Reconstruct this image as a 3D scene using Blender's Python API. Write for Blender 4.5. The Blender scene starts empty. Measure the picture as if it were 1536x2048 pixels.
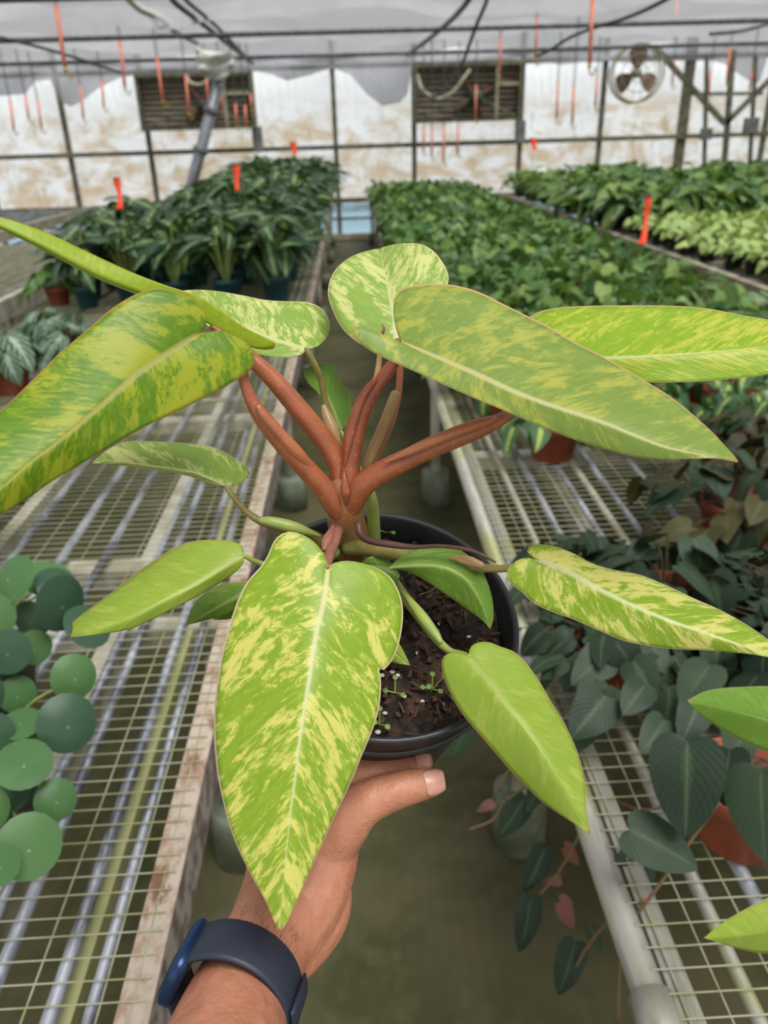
import bpy, math, random
import numpy as np
from mathutils import Matrix, Vector

# ------------------------------------------------------------------ camera
FPX = 1540.0                      # focal length in pixels of the 1536 x 2048 frame
CAM = np.array([0.0, 0.0, 1.65])
PITCH, YAW, ROLL = math.radians(26.0), math.radians(1.74), math.radians(1.75)
F_ = np.array([math.sin(YAW)*math.cos(PITCH), math.cos(YAW)*math.cos(PITCH), -math.sin(PITCH)])
R0 = np.array([math.cos(YAW), -math.sin(YAW), 0.0])
U0 = np.cross(R0, F_)
U_ = U0*math.cos(ROLL) + R0*math.sin(ROLL)
R_ = R0*math.cos(ROLL) - U0*math.sin(ROLL)
scene = bpy.context.scene
col = scene.collection
cd = bpy.data.cameras.new('camera')
cam = bpy.data.objects.new('camera', cd)
col.objects.link(cam)
cd.sensor_fit = 'VERTICAL'
cd.sensor_height = 36.0
cd.sensor_width = 27.0
cd.lens = FPX/2048*36.0
cd.clip_start, cd.clip_end = 0.02, 200
cam.matrix_world = Matrix(((R_[0], U_[0], -F_[0], CAM[0]), (R_[1], U_[1], -F_[1], CAM[1]),
                           (R_[2], U_[2], -F_[2], CAM[2]), (0, 0, 0, 1)))
cd.dof.use_dof = True
cd.dof.focus_distance = 0.47
cd.dof.aperture_fstop = 9.0
scene.camera = cam

# ------------------------------------------------------------------ sky, sun, exposure
w = bpy.data.worlds.new('overcast_sky')
scene.world = w
w.use_nodes = True
nt = w.node_tree
bg = nt.nodes['Background']
tc = nt.nodes.new('ShaderNodeTexCoord')
sep = nt.nodes.new('ShaderNodeSeparateXYZ')
nt.links.new(tc.outputs['Generated'], sep.inputs[0])
mr = nt.nodes.new('ShaderNodeMapRange')          # plain overcast: zenith brighter than horizon
mr.inputs['From Min'].default_value = 0.0
mr.inputs['From Max'].default_value = 1.0
mr.inputs['To Min'].default_value = 0.95
mr.inputs['To Max'].default_value = 1.35
nt.links.new(sep.outputs['Z'], mr.inputs['Value'])
nt.links.new(mr.outputs[0], bg.inputs['Strength'])
bg.inputs['Color'].default_value = (1.0, 0.99, 0.965, 1)
sl = bpy.data.lights.new('hazy_sun', 'SUN')
sl.energy = 13.5
sl.angle = math.radians(35)
sl.color = (1.0, 0.97, 0.92)
so = bpy.data.objects.new('hazy_sun', sl)
so.rotation_euler = (math.radians(18), math.radians(14), 0)
col.objects.link(so)
vs = scene.view_settings
vs.view_transform = 'Standard'
vs.look = 'None'
vs.gamma = 1.0
vs.use_curve_mapping = False
vs.exposure = 0.1

# ------------------------------------------------------------------ layout helpers
def ray(px, py):
    return F_ + R_*((px-768.0)/FPX) - U_*((py-1024.0)/FPX)
def P(px, py, z):                  # point at depth z (metres in front of the lens)
    return CAM + ray(px, py)*z
def PZ(px, py, Z):
    d = ray(px, py); return CAM + d*((Z-CAM[2])/d[2])
def PY(px, py, Y):
    d = ray(px, py); return CAM + d*((Y-CAM[1])/d[1])
def PX(px, py, X):
    d = ray(px, py); return CAM + d*((X-CAM[0])/d[0])
def nrm(v):
    v = np.asarray(v, float); return v/max(1e-12, np.linalg.norm(v))

ORG = {}
def org(o):
    return ORG.get(o.name, np.zeros(3)) if o is not None else np.zeros(3)
def tag(o, label=None, cat=None, group=None, kind=None):
    if label: o['label'] = label
    if cat: o['category'] = cat
    if group: o['group'] = group
    if kind: o['kind'] = kind
    return o
def empty(name, loc=(0, 0, 0), rz=0.0):
    o = bpy.data.objects.new(name, None)
    o.empty_display_size = 0.05
    o.location = tuple(float(c) for c in loc)
    o.rotation_euler = (0, 0, rz)
    col.objects.link(o)
    ORG[o.name] = np.array(loc, float)
    return o

class MB:
    def __init__(s):
        s.v, s.f, s.luv, s.mi = [], [], [], []
    def add(s, v, f, luv=None):
        b = len(s.v)
        s.v += [tuple(map(float, q)) for q in v]
        s.f += [tuple(i+b for i in q) for q in f]
        s.luv += list(luv) if luv is not None else [(0, 0, 0)]*len(v)
        return s
    def box(s, a, b):
        x0, y0, z0 = np.minimum(a, b); x1, y1, z1 = np.maximum(a, b)
        v = [(x0,y0,z0),(x1,y0,z0),(x1,y1,z0),(x0,y1,z0),(x0,y0,z1),(x1,y0,z1),(x1,y1,z1),(x0,y1,z1)]
        return s.add(v, [(0,3,2,1),(4,5,6,7),(0,1,5,4),(1,2,6,5),(2,3,7,6),(3,0,4,7)])
    def beam(s, p, q, wd, ht, up=(0, 0, 1)):
        p, q = np.array(p, float), np.array(q, float)
        d = nrm(q-p); a = np.cross(d, up)
        if np.linalg.norm(a) < 1e-4: a = np.cross(d, (1, 0, 0))
        a = nrm(a); b = np.cross(a, d)
        v = [o + a*sx*wd/2 + b*sz*ht/2 for o in (p, q) for sx, sz in ((-1,-1),(1,-1),(1,1),(-1,1))]
        return s.add(v, [(0,1,2,3),(7,6,5,4),(0,4,5,1),(1,5,6,2),(2,6,7,3),(3,7,4,0)])
    def tube(s, pts, rad, seg=8, cap=True, flat=1.0, upv=None):
        pts = np.array(pts, float); n = len(pts)
        rad = np.broadcast_to(np.array(rad, float), (n,))
        t = np.gradient(pts, axis=0); t = t/np.maximum(1e-12, np.linalg.norm(t, axis=1))[:, None]
        a = np.array(upv, float) if upv is not None else np.array((0.13, 0.21, 0.97))
        if abs(a@t[0])/np.linalg.norm(a) > 0.95: a = np.array((1.0, 0.1, 0.0))
        v = []; luv = []
        for i in range(n):
            a = nrm(a - (a@t[i])*t[i]); b = np.cross(t[i], a)
            for k in range(seg):
                th = 2*math.pi*k/seg
                v.append(pts[i] + rad[i]*(math.cos(th)*a*flat + math.sin(th)*b)); luv.append((k/seg, i/max(1, n-1), 0))
        f = [(i*seg+k, i*seg+(k+1)%seg, (i+1)*seg+(k+1)%seg, (i+1)*seg+k) for i in range(n-1) for k in range(seg)]
        if cap:
            f += [tuple(range(seg))[::-1], tuple((n-1)*seg+k for k in range(seg))]
        return s.add(v, f, luv)
    def lathe(s, prof, c=(0, 0, 0), ax=(0, 0, 1), seg=24):     # prof: (radius, height) list
        ax = nrm(ax); a = np.cross(ax, (0, 1, 0) if abs(ax[1]) < .9 else (1, 0, 0)); a = nrm(a); b = np.cross(ax, a)
        c = np.array(c, float); v = []
        for r, h in prof:
            for k in range(seg):
                th = 2*math.pi*k/seg
                v.append(c + ax*h + r*(math.cos(th)*a + math.sin(th)*b))
        f = [(i*seg+k, i*seg+(k+1)%seg, (i+1)*seg+(k+1)%seg, (i+1)*seg+k) for i in range(len(prof)-1) for k in range(seg)]
        return s.add(v, f)
    def capsule(s, pts, rad, seg=14, sub=6, flat=1.0, upv=None):   # rounded ends, smooth path
        p, r = smooth(pts, rad, sub)
        t0 = nrm(p[0]-p[1]); t1 = nrm(p[-1]-p[-2])
        A = [(p[0]+t0*r[0]*math.sin(k), r[0]*math.cos(k)) for k in (1.5, 1.2, .9, .6, .3)]
        B = [(p[-1]+t1*r[-1]*math.sin(k), r[-1]*math.cos(k)) for k in (.3, .6, .9, 1.2, 1.5)]
        pp = [q[0] for q in A] + list(p) + [q[0] for q in B]
        rr = [q[1] for q in A] + list(r) + [q[1] for q in B]
        return s.tube(pp, rr, seg, True, flat, upv)
    def ball(s, c, r, seg=12, ring=8, ax=None):
        c = np.array(c, float); r = np.broadcast_to(np.array(r, float), (3,))
        E3 = np.eye(3) if ax is None else np.array(ax)
        v = []
        for i in range(ring+1):
            ph = math.pi*(i+.02)/(ring+.04)
            for k in range(seg):
                th = 2*math.pi*k/seg
                q = (math.sin(ph)*math.cos(th)*r[0], math.sin(ph)*math.sin(th)*r[1], math.cos(ph)*r[2])
                v.append(c + q[0]*E3[0] + q[1]*E3[1] + q[2]*E3[2])
        f = [(i*seg+k, (i+1)*seg+k, (i+1)*seg+(k+1)%seg, i*seg+(k+1)%seg) for i in range(ring) for k in range(seg)]
        f += [tuple(range(seg)), tuple(ring*seg+k for k in range(seg))[::-1]]
        return s.add(v, f)
    def mesh(s, name, off=(0, 0, 0), smooth_=True):
        me = bpy.data.meshes.new(name)
        o = np.array(off, float)
        me.from_pydata([tuple(np.array(q)-o) for q in s.v], [], s.f)
        if s.luv and any(q != (0, 0, 0) for q in s.luv[:50]):
            at = me.attributes.new('luv', 'FLOAT_VECTOR', 'POINT')
            at.data.foreach_set('vector', np.array(s.luv, float).ravel())
        if smooth_:
            me.polygons.foreach_set('use_smooth', [True]*len(me.polygons))
        me.update()
        return me
    def build(s, name, mat, parent=None, smooth_=False, loc=None):
        off = org(parent) if parent is not None else (np.zeros(3) if loc is None else np.array(loc, float))
        me = s.mesh(name, off, smooth_)
        me.materials.append(mat)
        o = bpy.data.objects.new(name, me)
        col.objects.link(o)
        if parent is not None:
            o.parent = parent
            ORG[o.name] = off
        elif loc is not None:
            o.location = tuple(map(float, loc)); ORG[o.name] = np.array(loc, float)
        return o

def smooth(pts, rad=None, sub=6):            # Catmull-Rom through points (and radii)
    p = np.array(pts, float); n = len(p)
    r = np.ones(n) if rad is None else np.broadcast_to(np.array(rad, float), (n,))
    q = np.hstack([p, r[:, None]])
    q = np.vstack([2*q[0]-q[1], q, 2*q[-1]-q[-2]])
    out = []
    for i in range(1, n):
        for k in range(sub):
            t = k/sub
            a, b, c, d = q[i-1], q[i], q[i+1], q[i+2]
            out.append(.5*((2*b) + (-a+c)*t + (2*a-5*b+4*c-d)*t*t + (-a+3*b-3*c+d)*t**3))
    out.append(q[n])
    out = np.array(out)
    return out[:, :3], np.maximum(out[:, 3], 1e-5)
def resample(pts, n, lo=0.0, hi=1.0, sub=8):
    p = np.array([(a, b, 0) for a, b in pts], float)
    p, _ = smooth(p, None, sub)
    s = np.concatenate([[0], np.cumsum(np.linalg.norm(np.diff(p, axis=0), axis=1))]); s /= s[-1]
    t = np.linspace(lo, hi, n)
    return np.stack([np.interp(t, s, p[:, 0]), np.interp(t, s, p[:, 1])], 1), t
def at_frac(pts, fr):
    p = np.array([(a, b, 0) for a, b in pts], float)
    p, _ = smooth(p, None, 8)
    s = np.concatenate([[0], np.cumsum(np.linalg.norm(np.diff(p, axis=0), axis=1))]); s /= s[-1]
    return np.stack([np.interp(fr, s, p[:, 0]), np.interp(fr, s, p[:, 1])], 1)

# ------------------------------------------------------------------ materials
class NT:
    def __init__(s, name):
        s.m = bpy.data.materials.new(name); s.m.use_nodes = True
        s.t = s.m.node_tree; s.b = s.t.nodes['Principled BSDF']; s.out = s.t.nodes['Material Output']
    def n(s, typ, **kw):
        nd = s.t.nodes.new('ShaderNode'+typ)
        for k, v in kw.items():
            if k in nd.inputs.keys(): nd.inputs[k].default_value = v
            else: setattr(nd, k, v)
        return nd
    def l(s, a, b): s.t.links.new(a, b)
    def math(s, op, a, b=None, c=None, clamp=False):
        nd = s.n('Math', operation=op); nd.use_clamp = clamp
        for i, q in enumerate((a, b, c)):
            if q is None: continue
            if hasattr(q, 'links'): s.l(q, nd.inputs[i])
            else: nd.inputs[i].default_value = q
        return nd.outputs[0]
    def mix(s, fac, a, b):
        nd = s.n('MixRGB')
        for i, q in enumerate((fac, a, b)):
            if hasattr(q, 'links'): s.l(q, nd.inputs[i])
            elif i == 0: nd.inputs[0].default_value = q
            else: nd.inputs[i].default_value = tuple(q)+(1,)
        return nd.outputs[0]
    def ramp(s, v, a, b):
        nd = s.n('MapRange'); nd.interpolation_type = 'SMOOTHSTEP'
        s.l(v, nd.inputs[0]); nd.inputs[1].default_value = a; nd.inputs[2].default_value = b
        return nd.outputs[0]
    def noise(s, vec, scale, detail=3, rough=.55, dist=0.0):
        nd = s.n('TexNoise', Scale=scale, Detail=detail, Roughness=rough, Distortion=dist)
        if vec is not None: s.l(vec, nd.inputs['Vector'])
        return nd.outputs[0]
    def obj(s): return s.n('TexCoord').outputs['Object']
    def attr(s, name='luv'):
        nd = s.n('Attribute', attribute_name=name); return nd.outputs['Vector']
    def sepv(s, v):
        nd = s.n('SeparateXYZ'); s.l(v, nd.inputs[0]); return nd.outputs
    def comb(s, x, y, z=0.0):
        nd = s.n('CombineXYZ')
        for i, q in enumerate((x, y, z)):
            if hasattr(q, 'links'): s.l(q, nd.inputs[i])
            else: nd.inputs[i].default_value = q
        return nd.outputs[0]
    def mapv(s, v, sc):
        nd = s.n('Mapping'); s.l(v, nd.inputs[0]); nd.inputs['Scale'].default_value = sc; return nd.outputs[0]
    def bump(s, h, strength=.3, dist=.002):
        nd = s.n('Bump', Strength=strength, Distance=dist); s.l(h, nd.inputs['Height']); s.l(nd.outputs[0], s.b.inputs['Normal']); return nd
    def color(s, c): 
        if hasattr(c, 'links'): s.l(c, s.b.inputs['Base Color'])
        else: s.b.inputs['Base Color'].default_value = tuple(c)+(1,)
    def thin(s, c, fac, gain=(1.15, 1.2, .7)):     # let some light through the leaf
        tr = s.n('BsdfTranslucent')
        nd = s.n('MixRGB', blend_type='MULTIPLY'); nd.inputs[0].default_value = 1
        if hasattr(c, 'links'): s.l(c, nd.inputs[1])
        else: nd.inputs[1].default_value = tuple(c)+(1,)
        nd.inputs[2].default_value = gain+(1,)
        s.l(nd.outputs[0], tr.inputs['Color'])
        mx = s.n('MixShader'); mx.inputs[0].default_value = fac
        s.l(s.b.outputs[0], mx.inputs[1]); s.l(tr.outputs[0], mx.inputs[2]); s.l(mx.outputs[0], s.out.inputs[0])

def simple(name, a, b=None, scale=20, rough=.6, metal=0.0, bump=0.0, vec=(1, 1, 1), lo=.4, hi=.6, detail=4):
    m = NT(name); m.b.inputs['Roughness'].default_value = rough; m.b.inputs['Metallic'].default_value = metal
    if b is None: m.color(a)
    else:
        v = m.mapv(m.obj(), vec)
        nz = m.noise(v, scale, detail)
        m.color(m.mix(m.ramp(nz, lo, hi), a, b))
        if bump: m.bump(nz, bump, .003)
    return m.m

def variegated(name, dark, mid, light, lo, hi, seed=0.0, rib=(.62, .62, .28), edge=(.62, .36, .20), trans=.3, rough=.36, scale=1.0, edgew=.972):
    m = NT(name); m.b.inputs['Roughness'].default_value = rough; m.b.inputs['Specular IOR Level'].default_value = .35
    lv = m.sepv(m.attr('luv')); cm = m.sepv(m.attr('lcm'))
    side = m.math('SIGN', lv[0]); ae = m.math('ABSOLUTE', lv[0])
    along = m.math('SUBTRACT', cm[1], m.math('MULTIPLY', cm[0], .55))
    c = m.comb(m.math('MULTIPLY', along, 70*scale), m.math('ADD', m.math('MULTIPLY', cm[0], 40*scale), m.math('MULTIPLY', side, 7)), seed)
    n1 = m.noise(c, 1.0, 8, .72, .9)
    n2 = m.noise(m.comb(m.math('MULTIPLY', along, 250*scale), m.math('MULTIPLY', cm[0], 110*scale), m.math('ADD', side, seed)), 1.0, 6, .7, .8)
    n3 = m.noise(m.comb(m.math('MULTIPLY', along, 26), m.math('MULTIPLY', cm[0], 18), m.math('ADD', side, seed+3)), 1.0, 3)
    sgn = m.math('ADD', m.math('MULTIPLY', n1, .60), m.math('MULTIPLY', n2, .40))
    sgn = m.math('ADD', sgn, m.math('MULTIPLY', m.math('SUBTRACT', n3, .5), .28))
    base = m.mix(m.ramp(n2, .38, .62), dark, mid)
    base = m.mix(m.math('MULTIPLY', m.ramp(n1, .30, .40), .45), base, mid)
    colr = m.mix(m.ramp(sgn, lo, hi), base, light)
    ribw = m.math('ADD', m.math('MULTIPLY', m.math('SUBTRACT', 1.0, lv[1]), .0017), .0006)
    rf = m.math('SUBTRACT', 1.0, m.ramp(m.math('DIVIDE', cm[0], ribw), .55, 1.35))
    colr = m.mix(m.math('MULTIPLY', rf, .85), colr, rib)
    colr = m.mix(m.ramp(ae, edgew, edgew+.02), colr, tuple(min(.95, 1.25*q) for q in edge))
    colr = m.mix(m.ramp(lv[1], .975, 1.0), colr, (.55, .22, .08))
    m.color(colr)
    vein = m.n('TexWave', Scale=1.0, Distortion=1.2, Detail=1.0); m.l(m.comb(m.math('MULTIPLY', along, 75), cm[0], 0.0), vein.inputs['Vector'])
    h = m.math('ADD', m.math('MULTIPLY', vein.outputs[1], .09), m.math('MULTIPLY', rf, -.9))
    h = m.math('ADD', h, m.math('MULTIPLY', n3, 1.2))
    m.bump(h, .16, .002)
    m.thin(colr, trans)
    return m.m

def bgleaf(name, a, b, stripe=None, stripe_w=.18, veins=0.0, rough=.4, trans=.22, vary=.5, mottled=0.0, rib=None, vein_n=9.0):
    m = NT(name); m.b.inputs['Roughness'].default_value = rough; m.b.inputs['Specular IOR Level'].default_value = .28
    lv = m.sepv(m.attr('luv')); ae = m.math('ABSOLUTE', lv[0])
    rnd = m.n('ObjectInfo').outputs['Random']
    var = m.math('FRACT', m.math('ADD', lv[2], rnd))
    colr = m.mix(m.math('MULTIPLY', var, vary), a, b)
    nz = m.noise(m.comb(m.math('MULTIPLY', ae, 3), m.math('MULTIPLY', lv[1], 5), m.math('MULTIPLY', var, 37)), 1.0, 4, .6, .4)
    if mottled: colr = m.mix(m.math('MULTIPLY', m.ramp(nz, .5, .62), mottled), colr, stripe)
    if stripe is not None and not mottled:
        q = m.math('ADD', ae, m.math('MULTIPLY', m.math('SUBTRACT', nz, .5), .55))
        f = m.math('SUBTRACT', 1.0, m.ramp(q, stripe_w*.6, stripe_w*1.3))
        colr = m.mix(m.math('MULTIPLY', f, m.ramp(var, .05, .35)), colr, stripe)
    if rib is not None:
        colr = m.mix(m.math('MULTIPLY', m.math('SUBTRACT', 1.0, m.ramp(ae, .015, .065)), .6), colr, rib)
    if veins:
        ph = m.math('SUBTRACT', m.math('MULTIPLY', lv[1], vein_n), m.math('MULTIPLY', ae, vein_n*.45))
        s_ = m.math('SINE', m.math('MULTIPLY', ph, 6.283))
        f = m.math('MULTIPLY', m.ramp(s_, .2, .9), veins)
        colr = m.mix(f, colr, stripe if stripe is not None else b)
        m.bump(s_, .08, .002)
    m.color(colr)
    m.thin(colr, trans, (1.1, 1.15, .6))
    return m.m
# ------------------------------------------------------------------ setting materials
rng = random.Random(7)
WY = 14.6                                      # the end wall
m = NT('mossy_concrete'); ob = m.obj()
n1 = m.noise(ob, 1.7, 5, .6); n2 = m.noise(ob, 14, 5, .65)
wv = m.n('TexWave', Scale=9.0, Distortion=.6, Detail=2.0); m.l(ob, wv.inputs[0])
c_ = m.mix(m.ramp(n1, .35, .65), (.098, .088, .046), (.045, .050, .018))
c_ = m.mix(m.math('MULTIPLY', m.ramp(n2, .45, .7), .6), c_, (.105, .093, .050))
c_ = m.mix(m.math('MULTIPLY', wv.outputs[1], .14), c_, (.05, .055, .025))
m.color(c_); m.b.inputs['Roughness'].default_value = .6; m.b.inputs['Specular IOR Level'].default_value = .15; m.bump(n2, .3, .004); M_FLOOR = m.m

m = NT('stained_plastic_film'); ob = m.obj()
sx = m.sepv(ob)
st = m.noise(m.mapv(ob, (1.2, 1, 2.0)), 1.3, 6, .65, .8)
st2 = m.noise(m.mapv(ob, (5, 1, 2.0)), 1.4, 6, .7, .4)
crease = m.n('TexWave', Scale=2.2, Distortion=5.0, Detail=3.0); m.l(ob, crease.inputs[0])
low = m.ramp(sx[2], 2.45, 1.75)
f1 = m.math('MULTIPLY', m.ramp(st, .40, .64), low)
c_ = m.mix(f1, (.84, .88, .91), (.60, .50, .36))
c_ = m.mix(m.math('MULTIPLY', m.math('MULTIPLY', m.ramp(st2, .52, .72), low), .7), c_, (.40, .36, .19))
m.color(c_); m.b.inputs['Roughness'].default_value = .25
m.bump(m.math('ADD', crease.outputs[1], st), .5, .03)
tl = m.n('BsdfTranslucent'); m.l(c_, tl.inputs['Color'])
tp = m.n('BsdfTransparent'); m.l(c_, tp.inputs['Color'])
mx = m.n('MixShader'); mx.inputs[0].default_value = .55; m.l(m.b.outputs[0], mx.inputs[1]); m.l(tl.outputs[0], mx.inputs[2])
mx2 = m.n('MixShader'); mx2.inputs[0].default_value = .55; m.l(mx.outputs[0], mx2.inputs[1]); m.l(tp.outputs[0], mx2.inputs[2])
m.l(mx2.outputs[0], m.out.inputs[0]); M_FILM = m.m

m = NT('woven_shade_cloth'); ob = m.obj()
nz = m.noise(m.mapv(ob, (1, .35, 1)), 1.1, 5, .6, .6)
c_ = m.mix(m.ramp(nz, .3, .7), (.38, .38, .41), (.26, .26, .29))
m.color(c_); m.b.inputs['Roughness'].default_value = .8
tl = m.n('BsdfTranslucent'); m.l(c_, tl.inputs['Color'])
tp = m.n('BsdfTransparent'); tp.inputs['Color'].default_value = (.92, .93, .95, 1)
mx = m.n('MixShader'); mx.inputs[0].default_value = .15; m.l(m.b.outputs[0], mx.inputs[1]); m.l(tl.outputs[0], mx.inputs[2])
mx2 = m.n('MixShader'); m.l(m.math('ADD', m.math('MULTIPLY', nz, .22), .13), mx2.inputs[0])
m.l(mx.outputs[0], mx2.inputs[1]); m.l(tp.outputs[0], mx2.inputs[2]); m.l(mx2.outputs[0], m.out.inputs[0]); M_CLOTH = m.m

M_POST = simple('weathered_green_post', (.17, .17, .10), (.09, .085, .06), 9, .7)
M_PIPE = simple('galvanised_pipe', (.40, .42, .46), (.24, .26, .30), 30, .42, .55, .1)
M_DARKPIPE = simple('dark_roof_pipe', (.13, .14, .14), (.08, .085, .085), 12, .5, .3)
M_BLACK = simple('black_cable', (.03, .03, .03), (.05, .05, .045), 12, .6)
M_WOODBROWN = simple('weathered_brown_board', (.33, .27, .20), (.19, .155, .115), 6, .75, 0, .2, (1, 1, 8))
M_WHITE = simple('chalky_white_paint', (.70, .70, .66), (.50, .50, .42), 8, .6)
M_MOTOR = simple('teal_motor', (.05, .12, .10), (.03, .07, .06), 10, .5)
M_FANBLADE = simple('brown_fan_blade', (.23, .13, .09), (.15, .09, .06), 6, .5)
M_ORANGE = simple('orange_plastic_sleeve', (.74, .21, .13), (.62, .17, .10), 12, .45)
M_FLAG = simple('orange_red_ribbon', (.85, .075, .02), (.70, .05, .015), 20, .5)
M_BRASS = simple('brass_hook', (.60, .42, .10), (.42, .28, .07), 30, .35, .7)
M_GREYBOX = simple('grey_plastic_box', (.20, .21, .21), (.13, .14, .13), 8, .5)
M_SILL = simple('pale_sill_board', (.42, .38, .28), (.27, .25, .17), 7, .7)
m = NT('pale_blue_sheet'); m.color((.62, .78, .88)); m.b.inputs['Roughness'].default_value = .4
tp = m.n('BsdfTransparent'); tp.inputs['Color'].default_value = (.72, .88, .97, 1)
mx = m.n('MixShader'); mx.inputs[0].default_value = .75; m.l(m.b.outputs[0], mx.inputs[1]); m.l(tp.outputs[0], mx.inputs[2]); m.l(mx.outputs[0], m.out.inputs[0]); M_BLUE = m.m

# ------------------------------------------------------------------ floor
b = MB().box((-12, -3, -.12), (13, WY+.25, 0.0))
tag(b.build('floor', M_FLOOR), 'mossy olive concrete floor running under the benches', 'floor', kind='structure')

# ------------------------------------------------------------------ end wall with posts, girts and film panels
wall = tag(empty('wall_back', (0, WY, 0)), 'stained translucent plastic end wall on a post frame', 'wall', kind='structure')
post_px = [-700, -530, -360, -190, -25, 143, 303, 672, 828, 1038, 1197, 1360, 1525, 1690, 1860, 2030]
PXS = [PY(x, 318-.033*x, WY)[0] for x in post_px]
for i, X in enumerate(PXS):
    wd = .075 if i != 11 else .16
    MB().box((X-wd/2, WY-.09, 0), (X+wd/2, WY-.01, 3.2)).build('post', M_POST, wall)
for i in range(len(PXS)-1):                     # film, slightly billowed
    x0, x1 = PXS[i], PXS[i+1]; nx, nz = 12, 20; v = []; f = []
    for k in range(nz+1):
        for j in range(nx+1):
            u, t = j/nx, k/nz
            yy = WY + .02 + .10*math.sin(math.pi*u)*math.sin(math.pi*t) + .025*math.sin(7*u+5*t*(1+i % 3)+i)
            v.append((x0+(x1-x0)*u, yy, .46 + (3.2-.46)*t))
    f = [(k*(nx+1)+j, k*(nx+1)+j+1, (k+1)*(nx+1)+j+1, (k+1)*(nx+1)+j) for k in range(nz) for j in range(nx)]
    MB().add(v, f).build('film_panel', M_FILM, wall, True)
MB().box((-11, WY-.12, 1.47), (12, WY-.06, 1.54)).build('girt', M_POST, wall)
MB().box((-11, WY-.12, .62), (12, WY-.04, .70)).build('girt', M_POST, wall)
MB().box((-11, WY-.12, 2.66), (12, WY-.06, 2.73)).build('girt', M_POST, wall)
for i in range(len(PXS)-1):                     # cool pads below the film
    MB().box((PXS[i]+.04, WY-.03, .12), (PXS[i+1]-.04, WY+.02, .60)).build('pad_panel', M_BLUE, wall)
MB().box((-11, WY-.16, .02), (12, WY+.04, .11)).build('sill', M_SILL, wall)
MB().box((-11, WY-.08, .34), (12, WY-.04, .38)).build('girt', M_POST, wall)

# side walls of the same film, outside the picture
for nm, X, l_ in (('wall_left', PXS[0], 'left'), ('wall_right', PXS[-1], 'right')):
    sw = tag(empty(nm, (X, 0, 0)), 'translucent plastic film wall along the %s side' % l_, 'wall', kind='structure')
    for k in range(8):
        y0 = -3+k*2.2
        MB().box((X-.04, y0-.04, 0), (X+.04, y0+.04, 3.2)).build('post', M_POST, sw)
        MB().box((X-.006, y0+.04, .12), (X+.006, y0+2.16, 3.2)).build('film_panel', M_FILM, sw)
    MB().box((X-.05, -3, 1.47), (X+.05, WY, 1.54)).build('girt', M_POST, sw)

# ------------------------------------------------------------------ shade-cloth ceiling on cross pipes
def cloth_z(x, y):
    bay = (y-4.45)/2.55
    fr = bay - math.floor(bay)
    return 2.78 + .32*math.sin(math.pi*fr)**.8*(1 if y < 13.9 else .5) + .05*math.sin(1.7*x+.8*y) + .03*math.sin(4.1*x-1.3*y) - .012*math.sin(9*x+.5*y)
v = []; nx, ny = 120, 110
for j in range(ny+1):
    for i in range(nx+1):
        x = -11+23*i/nx; y = -3+(WY-.15+3)*j/ny
        v.append((x, y, cloth_z(x, y)))
f = [(j*(nx+1)+i, j*(nx+1)+i+1, (j+1)*(nx+1)+i+1, (j+1)*(nx+1)+i) for j in range(ny) for i in range(nx)]
ceil = MB().add(v, f).build('ceiling', M_CLOTH, None, True)
tag(ceil, 'grey woven shade cloth sagging between the roof pipes', 'shade cloth', kind='structure')
for k, y in enumerate((1.9, 4.45, 7.0, 9.6, 12.15)):
    MB().tube([(-11, y, 2.66), (12, y, 2.66)], .026 if k != 2 else .034, 8).build('cross_pipe', M_DARKPIPE, ceil, True)
# loose lower edge of the cloth hanging in scallops in front of the wall (pixel columns to hang depth)
scal = [(-150,170),(-60,165),(0,192),(50,188),(72,164),(105,160),(122,203),(140,213),(155,208),(200,177),(240,157),(275,150),(340,152),(420,150),
        (505,141),(545,150),(575,162),(620,150),(665,136),(700,150),(735,190),(765,212),(800,205),(815,188),(826,124),(890,130),(960,132),
        (1040,116),(1120,130),(1205,121),(1260,128),(1330,122),(1425,122),(1445,128),(1488,160),(1515,166),(1536,112),(1620,130),(1720,140)]
v = []; f = []
for k, (x, y) in enumerate(scal):
    q = PY(x, y, WY-.3)
    for t in range(5):
        s_ = t/4
        v.append((q[0], WY-.3 + .06*math.sin(k*1.3+t*1.1) - .04*s_, 2.86*(1-s_)+q[2]*s_))
f = [(k*5+t, (k+1)*5+t, (k+1)*5+t+1, k*5+t+1) for k in range(len(scal)-1) for t in range(4)]
MB().add(v, f).build('hanging_hem', M_CLOTH, ceil, True)

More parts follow.
